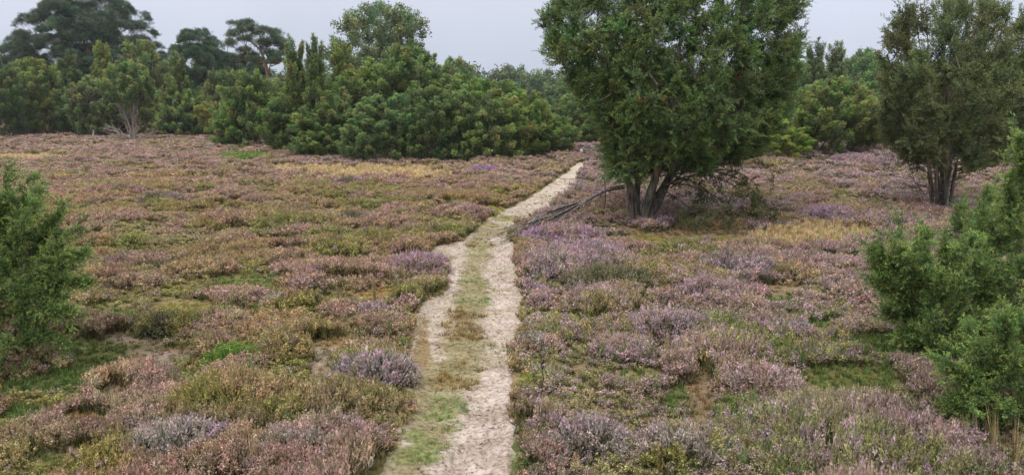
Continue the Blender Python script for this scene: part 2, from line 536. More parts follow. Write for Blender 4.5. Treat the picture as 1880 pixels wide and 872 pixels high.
for k in range(110):     # trodden hollows with a low rim
    fy = 4.3 + 16 * rngf.uniform() ** 1.5; _, fpy = proj(0., fy, 0.)
    fr = np.interp(fpy, PY, PR); dp = fy * cp + CAMZ * sp
    fx = (fr - CX) / F * dp - rngf.uniform(.08, .42); an = rngf.normal() * .25
    ux = (x - fx) * math.cos(an) - (y - fy) * math.sin(an); uy = (x - fx) * math.sin(an) + (y - fy) * math.cos(an)
    q = np.hypot(ux / .055, uy / .14)
    lump = lump - .013 * np.exp(-q ** 3) + .007 * np.exp(-((q - 1.25) / .25) ** 2)
z = z0 - hol + np.clip((s - 0.02) * 0.35, -0.05, 0.022) + lump * sstep(0, 0.15, s)
sand = pal(.46, .385, .335); sand2 = pal(.42, .36, .29)
k = sstep(0.35, 0.65, fbm(x * 1.6, y * 1.6, 73, 3))[:, None]
c = sand * (1 - k) + sand2 * k
n2 = fbm(x * 5, y * 5, 74, 3)
for (a, b, rx, ry, kd) in TRACK_GRASS:
    if kd == 'none': continue
    cc = {'brown': (.24, .17, .08), 'green': (.19, .21, .08), 'thin': (.27, .235, .13), 'yellow': (.27, .25, .10)}[kd]
    v = (sstep(0.0, 0.7, 1.2 - np.hypot((px - a) / rx, (py - b) / ry) + 1.1 * (n2 - .5)) * .85)[:, None]
    c = c * (1 - v) + pal(*cc) * v
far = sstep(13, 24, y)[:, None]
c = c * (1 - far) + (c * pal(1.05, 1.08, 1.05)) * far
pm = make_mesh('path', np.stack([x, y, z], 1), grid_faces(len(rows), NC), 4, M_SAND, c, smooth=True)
tag(link('path', pm), kind='structure')

# ------------------------------------------------------------------ ground cover templates
rngT = np.random.default_rng(5)

def t_heather(rng, nsp=14, nl=7, nf=5):
    """tuft about 1 unit high, 1 unit radius; returns verts (n,3), part (n,3)"""
    V = []; Pt = []
    for s in range(nsp):
        a = rng.uniform(0, 6.283); r0 = rng.uniform(0, .5); r1 = r0 + rng.uniform(.1, .75)
        hh = rng.uniform(.72, 1.08)
        b = np.array([r0 * math.cos(a), r0 * math.sin(a), 0]); a2 = a + rng.normal() * .5
        tpt = np.array([r1 * math.cos(a2), r1 * math.sin(a2), hh])
        def P(t): return b + (tpt - b) * np.array([t ** 1.4, t ** 1.4, t])
        # stem
        sw = np.array([-math.sin(a), math.cos(a), 0]) * .05
        V += [P(0) - sw, P(0) + sw, P(.95)]; Pt += [[0, .55, 0]] * 3
        for k in range(nl):
            t = rng.uniform(.15, .86); c = P(t) + rng.normal(size=3) * np.array([.06, .06, .02]); d = rng.normal(size=3) * np.array([.13, .13, .05]); u = rng.normal(size=3) * np.array([.07, .07, .03])
            V += [c - u, c + u, c + d + [0, 0, .09]]; g = rng.uniform(.6, 1.25); Pt += [[0.05, g, 0]] * 3
        for k in range(nf):
            t = .76 + .26 * k / nf + rng.uniform(-.04, .03); c = P(t) + rng.normal(size=3) * np.array([.09, .09, .02]); wd = .11 * (1.15 - .6 * k / nf)
            d = rng.normal(size=3) * np.array([wd, wd, .035]); u = rng.normal(size=3) * np.array([wd * .8, wd * .8, .03])
            m = rng.choice([1.0, 1.0, .8, .45]); g = rng.uniform(.65, 1.3)
            V += [c - u, c + u, c + d + [0, 0, .05]]; Pt += [[m, g, 0]] * 3
    return np.array(V), np.array(Pt)

def t_grass(rng, n=22, bend=.7, wd=.05):
    V = []; Pt = []
    for s in range(n):
        a = rng.uniform(0, 6.283); r0 = rng.uniform(0, .45)
        b = np.array([r0 * math.cos(a), r0 * math.sin(a), 0]); hh = rng.uniform(.5, 1.05)
        a2 = a + rng.normal() * .9; dr = rng.uniform(.15, 1) * bend
        m = b + np.array([math.cos(a2) * dr * .35, math.sin(a2) * dr * .35, hh * .6]); tp = b + np.array([math.cos(a2) * dr, math.sin(a2) * dr, hh])
        q = np.array([-math.sin(a2 + .5), math.cos(a2 + .5), 0]) * wd
        g = rng.uniform(.65, 1.3); f = rng.uniform(0, 1)
        V += [b - q, b + q, m + q * .7, b - q, m + q * .7, m - q * .7, m - q * .7, m + q * .7, tp]
        Pt += [[f * .3, g * .8, 0]] * 6 + [[f, g, 0]] * 3
    return np.array(V), np.array(Pt)

HT = [t_heather(rngT) for _ in range(5)]
GT = [t_grass(rngT) for _ in range(3)]
MT = [t_grass(rngT, 30, .9, .045) for _ in range(2)]
HTV = np.stack([a for a, b in HT]); HTP = np.stack([b for a, b in HT])
GTV = np.stack([a for a, b in GT]); GTP = np.stack([b for a, b in GT])

def proto_obj(name, V, Pt):
    me = make_mesh(name, V, np.arange(len(V)), 3, M_INST, extra={'Part': Pt})
    return bpy.data.objects.new(name, me)      # never linked to the scene: only read by the scatter

PROTO_H = [proto_obj('heather_tuft', a, b) for a, b in HT]
PROTO_G = [proto_obj('grass_tuft', a, b) for a, b in GT]
PROTO_M = [proto_obj('turf_tuft', a, b) for a, b in MT]

def scatter(name, P, rot, scl, idx, cA, cB, protos, label):
    n = len(P)
    me = bpy.data.meshes.new(name)
    me.vertices.add(n); me.vertices.foreach_set('co', np.ascontiguousarray(P, np.float32).ravel())
    for nm, v in (('rot', rot), ('scl', scl)):
        a = me.attributes.new(nm, 'FLOAT_VECTOR', 'POINT'); a.data.foreach_set('vector', np.ascontiguousarray(v, np.float32).ravel())
    a = me.attributes.new('idx', 'INT', 'POINT'); a.data.foreach_set('value', np.ascontiguousarray(idx, np.int32))
    for nm, v in (('colA', cA), ('colB', cB)):
        a = me.attributes.new(nm, 'FLOAT_COLOR', 'POINT')
        c4 = np.ones((n, 4), np.float32); c4[:, :3] = np.clip(v, 0.005, .9); a.data.foreach_set('color', c4.ravel())
    me.update()
    o = link(name, me)
    g = bpy.data.node_groups.new(name + '_scatter', 'GeometryNodeTree')
    g.interface.new_socket('Geometry', in_out='INPUT', socket_type='NodeSocketGeometry')
    g.interface.new_socket('Geometry', in_out='OUTPUT', socket_type='NodeSocketGeometry')
    gi = g.nodes.new('NodeGroupInput'); go = g.nodes.new('NodeGroupOutput')
    ip = g.nodes.new('GeometryNodeInstanceOnPoints'); ip.inputs['Pick Instance'].default_value = True
    jn = g.nodes.new('GeometryNodeJoinGeometry')
    for p in protos:
        oi = g.nodes.new('GeometryNodeObjectInfo'); oi.inputs['Object'].default_value = p; oi.inputs['As Instance'].default_value = True
        g.links.new(oi.outputs['Geometry'], jn.inputs[0])
    def na(nm, dt):
        a = g.nodes.new('GeometryNodeInputNamedAttribute'); a.data_type = dt; a.inputs['Name'].default_value = nm
        return a.outputs['Attribute']
    er = g.nodes.new('FunctionNodeEulerToRotation')
    g.links.new(na('rot', 'FLOAT_VECTOR'), er.inputs[0])
    g.links.new(gi.outputs[0], ip.inputs['Points']); g.links.new(jn.outputs[0], ip.inputs['Instance'])
    g.links.new(na('idx', 'INT'), ip.inputs['Instance Index']); g.links.new(er.outputs[0], ip.inputs['Rotation'])
    g.links.new(na('scl', 'FLOAT_VECTOR'), ip.inputs['Scale']); g.links.new(ip.outputs[0], go.inputs[0])
    md = o.modifiers.new('scatter', 'NODES'); md.node_group = g
    return tag(o, label, name.replace('_', ' '), kind='stuff')

# named heather clumps, standing out of the cover: px, py(base centre), width px, height px, palette, second palette, label
CLUMPS = [
 (770, 512, 105, 42, 'purple', 'pink', 'bright purple heather clump bulging over the left edge of the sandy path'),
 (690, 588, 62, 26, 'pink', 'lilac', 'small pale lilac heather clump standing just left of the two-track part of the path'),
 (515, 572, 75, 28, 'lilac', 'green', 'pale lilac heather clump with a fresh green right side, in the left heath'),
 (1300, 570, 105, 52, 'purple', 'pink', 'brightest pink heather clump in the right heath, below the tan grass patch'),
 (1228, 640, 150, 62, 'lilac', 'pink', 'rounded lilac heather clump in front of the brightest pink one, right heath'),
 (1120, 545, 165, 48, 'dark', 'grey', 'wide dark green heather mound with pale tips and hollow side, right of the path'),
 (1030, 458, 150, 38, 'purple', 'dusty', 'purple heather mound where the tips of the dead branch touch the ground'),
 (1078, 850, 140, 80, 'lilac', 'grey', 'large grey lilac heather bush at the bottom of the picture, right of the path'),
 (690, 735, 140, 90, 'grey', 'lilac', 'large heather bush with green gaps and lilac tips, left edge of the nearest path'),
 (885, 324, 58, 16, 'violet', 'violet', 'vivid violet heather clump in front of the juniper thicket'),
 (640, 346, 70, 18, 'purple', 'dark', 'rosy purple heather clump at the edge of the tan grass, left heath'),
 (300, 386, 82, 28, 'dark', 'pink', 'dark green heather clump with pale pink sides, far left heath'),
 (245, 505, 150, 36, 'dusty', 'dark', 'wide dusty pink heather mound right of the left foreground juniper'),
 (315, 622, 120, 46, 'dark', 'olive', 'dark olive heather mound beside a bare litter patch, left heath'),
 (430, 680, 100, 40, 'green', 'green', 'fresh green heather clump without flowers, left heath foreground'),
 (650, 416, 66, 24, 'dark', 'pink', 'dark brown heather clump with whitish pink tips, middle of the left heath'),
 (690, 452, 110, 24, 'dark', 'olive', 'low dark green heather mound without flowers, left of the path bend'),
 (1520, 408, 110, 26, 'purple', 'lilac', 'bright lilac heather mound just above the tan grass patch, right heath'),
 (1350, 520, 170, 46, 'lilac', 'dark', 'long arched lilac heather mound with a green side, right heath behind the brightest pink clump'),
 (1570, 302, 90, 16, 'purple', 'pink', 'rosy heather clump on the crest of the right heath near the wood'),
 (452, 298, 120, 15, 'green', 'green', 'low bright green patch of shrub at the foot of the dark layered juniper'),
 (470, 382, 58, 22, 'dusty', 'dusty', 'round reddish pink heather clump beside a small bare sand spot, left heath'),
 (1395, 745, 150, 66, 'dusty', 'pink', 'dusty pink heather bush in the lower right heath'),
 (1440, 640, 110, 46, 'lilac', 'grey', 'lilac heather clump with bright grass to its right, right heath'),
 (985, 660, 80, 48, 'dusty', 'grey', 'dusty pink heather clump crowding the right edge of the path'),
 (430, 775, 230, 74, 'olive', 'brown', 'broad olive brown heather bush with yellowish tips, left foreground'),
 (330, 860, 210, 70, 'lilac', 'grey', 'large lilac grey heather bush at the bottom of the picture, left foreground'),
 (560, 868, 190, 72, 'grey', 'dusty', 'large pinkish heather bush at the bottom, between the brown bush and the path'),
 (1260, 868, 170, 72, 'grey', 'olive', 'pale grizzled heather bush at the bottom, right of the large grey lilac one'),
 (1690, 830, 150, 70, 'pink', 'dark', 'sparse pink heather bush in the bottom right under the foreground juniper'),
]

clump_world = []
for (px_, py_, wp, hp, k1, k2, lab) in CLUMPS:
    gxw, gyw = ground_at(px_, py_ - hp * 0.35)
    dep = gyw * cp + CAMZ * sp
    clump_world.append((gxw, gyw, wp / F * dep / 2, max(0.2, hp / F * dep * 1.0)))

def cover_points(y0, y1, sp_, seed):
    rng = np.random.default_rng(seed)
    xs = np.arange(-62, 62, sp_); ys = np.arange(y0, y1, sp_)
    X, Y = np.meshgrid(xs, ys, indexing='ij'); X = X.ravel(); Y = Y.ravel()
    k = np.abs(X) < Y * .70 + 1.6
    X = X[k]; Y = Y[k]
    X = X + rng.uniform(-.5, .5, len(X)) * sp_; Y = Y + rng.uniform(-.5, .5, len(Y)) * sp_
    return X, Y, rng

buckets = {k: [] for k in ('flowering_heather', 'faded_heather', 'green_heather', 'dry_grass', 'green_grass', 'moss')}
def put(bk, x, y, z, rot, scl, cA, cB, nproto, rng):
    if len(x): buckets[bk].append((np.stack([x, y, z], 1), rot, scl, rng.integers(0, nproto, len(x)), cA, cB))

def colmix(names, w_, rng, n):
    A = np.stack([PAL[k][0] for k in names]); B = np.stack([PAL[k][1] for k in names])
    return w_ @ A, w_ @ B

for (y0, y1, spc, xy, seed) in ((3.6, 6.4, .048, .047, 6), (6.4, 8.5, .060, .060, 1), (8.5, 14, .085, .075, 2), (14, 24, .108, .09, 3), (24, 40, .175, .14, 4), (40, 75, .36, .28, 5)):
    x, y, rng = cover_points(y0, y1, spc, seed)
    z = H(x, y)
    px, py = proj(x, y, z)
    sd = path_sd(px, py) + 0.22 * (fbm(x * 1.6, y * 1.6, 90, 3) - .5)
    n1 = fbm(x / 2.6, y / 2.6, 91, 3); n2 = fbm(x / .7, y / .7, 92, 3); n3 = fbm(x / 6, y / 6, 93, 2)
    h1, id1, dx1, dy1 = mounds(x, y, .8, 11, .86, .30, .62, .10, .25)
    h2, id2, dx2, dy2 = mounds(x, y, 1.7, 31, .55, .5, 1.1, .16, .34)
    big = h2 > h1
    h = np.maximum(h1, h2); idd = np.where(big, id2, id1); dx = np.where(big, dx2, dx1); dy = np.where(big, dy2, dy1)
    # the zones of other cover
    zone = np.full(len(x), '', dtype='<U10')
    zv = np.zeros(len(x))
    for (a, b, rx, ry, kd) in ZONES:
        v = 1.2 - np.hypot((px - a) / rx, (py - b) / ry) + 1.0 * (n2 - .5)
        k = (v > .35) & (v > zv)
        zone[k] = kd; zv[k] = v[k]
    tz = np.full(len(x), '', dtype='<U10'); tv = np.zeros(len(x))
    for (a, b, rx, ry, kd) in TRACK_GRASS:
        v = 1.2 - np.hypot((px - a) / rx, (py - b) / ry) + 1.2 * (n2 - .5)
        k = (v > .25) & (v > tv)
        tz[k] = kd; tv[k] = v[k]
    inpath = sd > -0.02
    # keep the cover out of the named clumps
    incl = np.zeros(len(x), bool)
    for (cx_, cy_, rx_, hc_) in clump_world:
        incl |= np.hypot((x - cx_) / rx_, (y - cy_) / (rx_ * .8)) < .85
    right = x > np.interp(y, [3, 8, 16, 33], [.1, .1, .4, 3])
    far = sstep(12, 30, y)
    # bloom tendency
    bloom = (.40 + .14 * right + .06 * far + .80 * (n1 - .5) + .35 * (n3 - .5) + .60 * (idd - .5))
    bloom = bloom + .22 * (py > 790) * (px > 230) * (~right) - .12 * (px < 230) * (py > 640) + .10 * (py > 770) * right + .10 * ((py > 640) & (px > 560) & ~right) - .12 * ((px < 720) & (py > 380) & (py < 720)) - .08 * ((px > 960) & (py > 560) & (py < 700))
    bloom = bloom + .10 * (py < 345) + .06 * ((py < 430) & right) - .24 * ((px > 1280) & (py > 590)) - .10 * ((px > 960) & (px <= 1280) & (py > 690))
    bloom = bloom + .40 * (n2 - .5) + .35 * (n2 - .5) * ((py > 640) & right)
    names = ['pink', 'lilac', 'dusty', 'brown', 'olive', 'dark', 'grey', 'green']
    W = np.zeros((len(x), 8))
    far_l = (~right) & (py < 345)
    W[:, 0] = sstep(.52, .75, bloom) * .55; W[:, 1] = sstep(.55, .8, bloom) * (.35 + .9 * right)
    W[:, 2] = sstep(.15, .42, bloom) * (1 - sstep(.75, 1.0, bloom)) * (1.1 + 1.1 * far_l)
    W[:, 3] = (1 - sstep(.3, .62, bloom)) * .8 + .12
    W[:, 4] = sstep(.45, .8, hash2(np.floor(idd * 997), np.floor(idd * 331), 5)) * (1 - sstep(.35, .65, bloom)) * 1.2 + .1
    W[:, 5] = (1 - sstep(.3, .6, bloom)) * .75 * (idd > .55) * (n2 > .4)
    W[:, 6] = .15 + .45 * (py > 560) * (n2 > .42)
    W[:, 7] = sstep(.72, .8, hash2(np.floor(idd * 773), np.floor(idd * 131), 8)) * .9 * (1 - sstep(.45, .65, bloom))
    W[:, 7] += .8 * sstep(.5, .62, 1 - n2) * ((py > 590) & right)
    W /= W.sum(1, keepdims=True)
    # harder, more distinct clumps
    W = W ** 1.6; W /= W.sum(1, keepdims=True)
    A, B = colmix(names, W, rng, len(x))
    v = (rng.uniform(.70, 1.32, len(x)))[:, None]
    hv = (1 + .05 * rng.normal(size=(len(x), 3)))
    hue = (fbm(x / .35, y / .35, 95, 2) - .5)[:, None]
    A = A * v * hv * 1.05 * (1 + hue * pal(.3, .5, .1)); B = B * v * hv * 1.10 * (1 + hue * pal(.1, .35, -.1))
    # single flowering sprigs mixed into the duller mats
    spr = (rng.uniform(size=len(x)) < (.06 + .17 * ((px > 960) & (py > 520)) + .10 * right)) & (n3 > .3)
    kk = rng.uniform(size=(len(x), 1))
    B = np.where(spr[:, None], (PAL['pink'][1] * kk + PAL['lilac'][1] * (1 - kk)) * v, B)
    warm = ((~right) & (py > 330))[:, None]
    A = A * np.where(warm, pal(1.05, 1.0, .9), 1.); B = B * np.where(warm, pal(1.02, .99, .92), 1.)
    # -- heather on mounds
    heath = (~inpath) & (~incl) & (h > .06) & ((zone == '') | ((zone == 'mossgreen') & (h > .2)) | ((zone == 'green') & ((h > .30) | (hash2(np.floor(x * 4.1), np.floor(y * 4.1), 77) < .38))))
    low = (~inpath) & (~incl) & (h <= .06) & (zone == '')
    sparse = rng.uniform(size=len(x))
    lowh = low & (sparse < .5)
    for msk, isl in ((heath, False), (lowh, True)):
        bl = (W[:, 0] + W[:, 1]); gr = W[:, 4] + W[:, 5] + W[:, 7]
        for bk, mm in (('flowering_heather', bl > .38), ('green_heather', (bl <= .38) & (gr > .5)), ('faded_heather', (bl <= .38) & (gr <= .5))):
            k = msk & mm
            n = int(k.sum())
            if isl:
                hh = .05 + .06 * rng.uniform(size=n)
            else:
                hh = h[k] * rng.uniform(.82, 1.15, n) + .035
            lean = .45
            rx_ = -dy[k] * lean * rng.uniform(.3, 1.2, n) + rng.normal(size=n) * .12
            ry_ = dx[k] * lean * rng.uniform(.3, 1.2, n) + rng.normal(size=n) * .12
            rot = np.stack([rx_, ry_, rng.uniform(0, 6.28, n)], 1)
            s_ = xy * rng.uniform(.8, 1.3, n)
            put(bk, x[k], y[k], z[k] - .01, rot, np.stack([s_, s_, hh], 1), A[k], B[k], 5, rng)
    # -- grasses and moss
    def grassy(k, bk, ca, cb, hlo, hhi, prob, np_=3, wide=1.0):
        k = k & (rng.uniform(size=len(x)) < prob)
        n = int(k.sum())
        if not n: return
        rot = np.stack([rng.normal(size=n) * .15, rng.normal(size=n) * .15, rng.uniform(0, 6.28, n)], 1)
        s_ = xy * rng.uniform(.8, 1.4, n) * wide
        vv = rng.uniform(.75, 1.25, n)[:, None] * (1 + .08 * rng.normal(size=(n, 3)))
        put(bk, x[k], y[k], z[k] - .012 - (.028 if bk == 'x' else 0), rot, np.stack([s_, s_, rng.uniform(hlo, hhi, n)], 1), pal(*ca) * vv, pal(*cb) * vv, np_, rng)
    np_free = (sd <= .02) & (~incl)
    grassy(np_free & (zone == 'bare'), 'dry_grass', (.20, .15, .08), (.36, .28, .16), .02, .07, .38)
    grassy(np_free & (zone == 'bare') & (n2 > .5), 'moss', (.17, .15, .06), (.28, .22, .10), .02, .06, .4, 2)
    grassy(np_free & (zone == 'tan'), 'dry_grass', (.40, .30, .14), (.68, .52, .31), .06, .22, 1.)
    grassy(np_free & (zone == 'brown'), 'dry_grass', (.20, .13, .06), (.36, .25, .13), .03, .10, .55)
    grassy(np_free & (zone == 'orange'), 'dry_grass', (.25, .17, .06), (.38, .26, .10), .03, .08, .8)
    grassy(np_free & (zone == 'green'), 'green_grass', (.08, .13, .03), (.17, .24, .06), .03, .10, .9)
    grassy(np_free & (zone == 'yellow'), 'moss', (.24, .25, .05), (.36, .36, .09), .03, .07, .9, 2)
    grassy(np_free & (zone == 'moss'), 'moss', (.20, .18, .05), (.30, .26, .09), .02, .05, .7, 2)
    grassy(np_free & (zone == 'mossgreen') & (h <= .2), 'green_grass', (.09, .13, .03), (.18, .21, .06), .03, .09, .8)
    grassy(low & (n2 > .48), 'moss', (.17, .16, .05), (.29, .24, .10), .02, .06, .55, 2)
    grassy(low & (n2 <= .48), 'dry_grass', (.22, .16, .08), (.38, .28, .16), .03, .09, .30)
    grassy(np_free & (sd > -.4) & (sd <= .02) & (n2 > .35), 'dry_grass', (.22, .18, .07), (.38, .32, .14), .03, .10, .9)
    grassy(np_free & (n1 > .5) & (n2 > .55) & (zone == ''), 'dry_grass', (.25, .20, .10), (.48, .38, .22), .25, .45, .035, 3, .8)
    grassy(heath & (py > 520) & (n2 > .44), 'green_grass', (.08, .14, .035), (.19, .27, .07), .10, .26, .16)
    grassy(heath & (py > 380) & (n1 > .45), 'green_grass', (.11, .13, .04), (.25, .26, .08), .08, .20, .04)
    grassy(heath & (px > 1250) & (py > 590), 'green_grass', (.07, .13, .03), (.16, .25, .06), .12, .26, .34)
    # -- growth on the path
    zz = z.copy(); z = z - .045
    grassy((sd > -.12) & (tz == 'brown'), 'dry_grass', (.22, .16, .06), (.38, .28, .11), .05, .12, 1.)
    grassy((sd > -.12) & (tz == 'green'), 'green_grass', (.11, .19, .04), (.24, .33, .09), .04, .08, .9)
    grassy((sd > -.12) & (tz == 'yellow'), 'green_grass', (.20, .21, .05), (.34, .33, .10), .04, .09, .75)
    grassy((sd > -.12) & (tz == 'thin'), 'moss', (.22, .22, .09), (.36, .35, .15), .025, .06, .85, 2)
    grassy((sd > -.05) & (tz == '') & (n2 > .6), 'moss', (.24, .20, .10), (.38, .32, .17), .02, .04, .10, 2)
    grassy((sd > -.15) & (sd < .12) & (tz == ''), 'dry_grass', (.22, .17, .07), (.36, .30, .13), .035, .08, .6)
    z = zz

LABELS = {'flowering_heather': 'pink and lilac heather in bloom covering much of the heath on both sides of the path',
          'faded_heather': 'brownish faded heather cushions covering the open heath between the flowering ones',
          'green_heather': 'olive green heather without flowers scattered over the heath',
          'dry_grass': 'tan and orange dry grass growing in patches between the heather',
          'green_grass': 'short green grass along the path and in patches of the foreground',
          'moss': 'low yellowish moss and thin turf between the heather cushions'}
for k, lst in buckets.items():
    P, ro, scx, ix, ca, cb = [np.concatenate([q[i] for q in lst]) for i in range(6)]
    scatter(k, P, ro, scx, ix, ca, cb, {'dry_grass': PROTO_G, 'green_grass': PROTO_G, 'moss': PROTO_M}.get(k, PROTO_H), LABELS[k])
    print(k, len(P))

# the named clumps as meshes of their own
for ci, ((px_, py_, wp, hp, k1, k2, lab), (cx_, cy_, rr, hh)) in enumerate(zip(CLUMPS, clump_world)):
    rng = np.random.default_rng(100 + ci)
    hh = min(hh, rr * 1.0, .5) * .85
    spc = max(.055, rr / 9.5)
    xs = np.arange(-rr, rr, spc); X, Y = np.meshgrid(xs, xs); X = X.ravel(); Y = Y.ravel()
    X = X + rng.uniform(-.5, .5, len(X)) * spc; Y = (Y + rng.uniform(-.5, .5, len(Y)) * spc) * .85
    wob = 1 + .35 * (fbm(X * 3 / rr + 9 * ci, Y * 3 / rr, 7, 2) - .5)
    d = np.hypot(X, Y / .85) / (rr * wob)
    k = d < 1; X, Y, d = X[k], Y[k], d[k]; n = len(X)
    dome = hh * np.sqrt(np.clip(1 - d ** 2.2, 0.02, 1)) * rng.uniform(.8, 1.1, n) * (1 + .3 * (fbm(X * 6, Y * 6, 3, 2) - .5)) + .03
    gz = H(X + cx_, Y + cy_)
    out_ = np.stack([X / rr * .75, Y / rr * .75, np.ones(n)], 1) + rng.normal(size=(n, 3)) * .13
    M = frames(out_, rng)
    mixk = sstep(.42, .58, fbm(X * 2.4 / rr + 3 * ci, Y * 2.4 / rr, 17, 2))[:, None]
    A1, B1 = PAL[k1]; A2, B2 = PAL[k2]
    vv = rng.uniform(.75, 1.3, n)[:, None] * (1 + .05 * rng.normal(size=(n, 3))) * 1.1
    ca = (A1 * (1 - mixk) + A2 * mixk) * vv; cb = (B1 * (1 - mixk) + B2 * mixk) * vv
    idx = rng.integers(0, len(HTV), n)
    S = np.stack([np.full(n, spc * 1.15), np.full(n, spc * 1.15), dome], 1)
    Vv, _ = bake(HTV, HTP, M, np.stack([X, Y, gz - .02], 1), S, np.ones((n, 3)), rng, idx)
    pt = HTP[idx]
    Cc = (ca[:, None, :] * (1 - pt[..., :1]) + cb[:, None, :] * pt[..., :1]) * pt[..., 1:2]
    Vv[:, 2] -= gz.mean()
    me = make_mesh('heather_clump', Vv, np.arange(len(Vv)), 3, M_HEATH, np.clip(Cc.reshape(-1, 3), .005, .9))
    o = link('heather_clump', me, loc=(cx_, cy_, float(gz.mean())))
    tag(o, lab, 'heather clump', 'heather clumps standing out of the heath')

# ------------------------------------------------------------------ trees
def tube(paths, sides=6, ridged=0.0, rng=None):
    """paths: list of (pts (k,3), radii (k,)) -> quads"""
    V = []; Fc = []; base = 0
    for pts, rad in paths:
        pts = np.asarray(pts, float); k = len(pts)
        sds = sides if rad[0] > .03 else 4
        tg = np.gradient(pts, axis=0); tg /= np.maximum(np.linalg.norm(tg, axis=1, keepdims=True), 1e-9)
        ref = np.array([1., 0, 0]) if abs(tg[0][0]) < .8 else np.array([0, 1., 0])
        u = np.cross(tg, ref); u /= np.maximum(np.linalg.norm(u, axis=1, keepdims=True), 1e-9)
        v = np.cross(tg, u)
        a = np.arange(sds) / sds * 6.2832
        rr = np.asarray(rad)[:, None] * np.ones(sds)[None]
        if ridged > 0 and rad[0] > .03:
            rr = rr * (1 + ridged * np.sin(a * 3 + pts[:, 2:3] * 2.0) * .6 + ridged * rng.normal(size=rr.shape) * .35)
        ring = pts[:, None, :] + rr[..., None] * (np.cos(a)[None, :, None] * u[:, None, :] + np.sin(a)[None, :, None] * v[:, None, :])
        V.append(ring.reshape(-1, 3))
        i = np.arange(k - 1)[:, None] * sds; j = np.arange(sds)[None]
        q = np.stack([i + j, i + (j + 1) % sds, i + sds + (j + 1) % sds, i + sds + j], -1).reshape(-1, 4) + base
        Fc.append(q); base += k * sds
    return np.concatenate(V), np.concatenate(Fc)

def grow(stems, T, D, rng, r_tip=.006, seg=.3, power=2.4, curl=.35, rstem=None):
    """stems: list of polylines; T targets, D end directions. returns tube paths"""
    pos = []; par = []; dr = []; paths = []
    for st in stems:
        st = np.asarray(st, float); ids = []
        for i, p in enumerate(st):
            par.append(ids[-1] if ids else -1); ids.append(len(pos)); pos.append(p)
            dd = st[min(i + 1, len(st) - 1)] - st[max(i - 1, 0)]; dr.append(dd / (np.linalg.norm(dd) + 1e-9))
        paths.append(ids)
    base = np.mean([s[0] for s in stems], axis=0)
    order = np.argsort(np.linalg.norm(T - base, axis=1))
    pa = np.array(pos); da = np.array(dr)
    for ti in order:
        t = T[ti]; dvec = t - pa; dist = np.linalg.norm(dvec, axis=1) + 1e-6
        cs = np.einsum('ij,ij->i', dvec, da) / dist
        cost = dist * (1 + .7 * (1 - cs)) + .12 * (pa[:, 2] < .3)
        i = int(np.argmin(cost)); L = dist[i]
        k = max(2, int(L / seg) + 1)
        p0 = pa[i]; d0 = da[i] * .6 + dvec[i] / L * .6; p1 = p0 + d0 * L * curl; p2 = t - D[ti] * L * curl
        s = np.linspace(0, 1, k + 1)[1:, None]
        q = (1 - s) ** 3 * p0 + 3 * (1 - s) ** 2 * s * p1 + 3 * (1 - s) * s * s * p2 + s ** 3 * t
        q[:-1] += rng.normal(size=q[:-1].shape) * L * .025
        ids = [i]; nd = np.diff(np.vstack([p0, q]), axis=0); nd /= np.linalg.norm(nd, axis=1, keepdims=True) + 1e-9
        for j in range(len(q)):
            par.append(ids[-1]); ids.append(len(pos)); pos.append(q[j])
        pa = np.vstack([pa, q]); da = np.vstack([da, nd]); paths.append(ids)
    n = len(pos); acc = np.zeros(n); r = np.zeros(n)
    ch = np.zeros(n, int)
    for i in range(n):
        if par[i] >= 0: ch[par[i]] += 1
    for i in range(n - 1, -1, -1):
        if ch[i] == 0: acc[i] = r_tip ** power
        if par[i] >= 0: acc[par[i]] += acc[i] * 1.02
    r = acc ** (1 / power)
    P = pa
    outp = []
    for ids in paths:
        rr = r[ids].copy()
        if len(ids) > 1 and ids in paths[len(stems):]: pass
        if rr[0] > rr[1] * 1.3: rr[0] = rr[1] * 1.15
        outp.append((P[ids], rr))
    if rstem:
        for q, st in enumerate(stems):
            pp, rr = outp[q]; f = rstem[q] / rr[0]
            outp[q] = (pp, np.maximum(rr, rr * (1 + (f - 1) * np.linspace(1, 0, len(rr)) ** .7)))
    return outp

def t_spray(rng, n=10, L=1.0, nl=.32, wd=.06, up=.9):
    """foliage shoot of unit length along +z: n blades"""
    V = []; Pt = []
    V += [[-.02, 0, 0], [.02, 0, 0], [0, 0, .9 * L]]; Pt += [[.8, .6, .6]] * 3
    for k in range(n):
        t = (k + rng.uniform(0, 1)) / n * L; a = rng.uniform(0, 6.283); el = up * rng.uniform(.6, 1.2)
        d = np.array([math.cos(a), math.sin(a), el]); d /= np.linalg.norm(d)
        l = nl * rng.uniform(.7, 1.2) * (1.15 - .5 * t / L)
        q = np.cross(d, [math.sin(a * 3), math.cos(a * 3), .3]); q /= np.linalg.norm(q) + 1e-9
        b = np.array([0, 0, t]); tip = b + d * l; m = b + d * l * .5
        V += [b, m + q * wd, tip, b, tip, m - q * wd]
        g = rng.uniform(.75, 1.2) * (.85 + .35 * t / L); y_ = (t / L) * rng.uniform(0, .25)
        Pt += [[g * (1 + y_), g * (1 + .6 * y_), g * (1 - .2 * y_)]] * 6
    return np.array(V, float), np.array(Pt, float)

def stackT(fn, k, *a, **kw):
    q = [fn(rngT, *a, **kw) for _ in range(k)]
    return np.stack([i[0] for i in q]), np.stack([i[1] for i in q])

SP_FAR = stackT(t_spray, 5, 6, 1.0, .52, .12, .8)        # bushy spray for far junipers
SP_NEAR = stackT(t_spray, 5, 9, 1.0, .42, .085, 1.1)      # needle shoot
SP_MAIN = stackT(t_spray, 5, 9, 1.0, .45, .095, .8)
SP_PINE = stackT(t_spray, 4, 12, 1.0, .8, .035, .7)

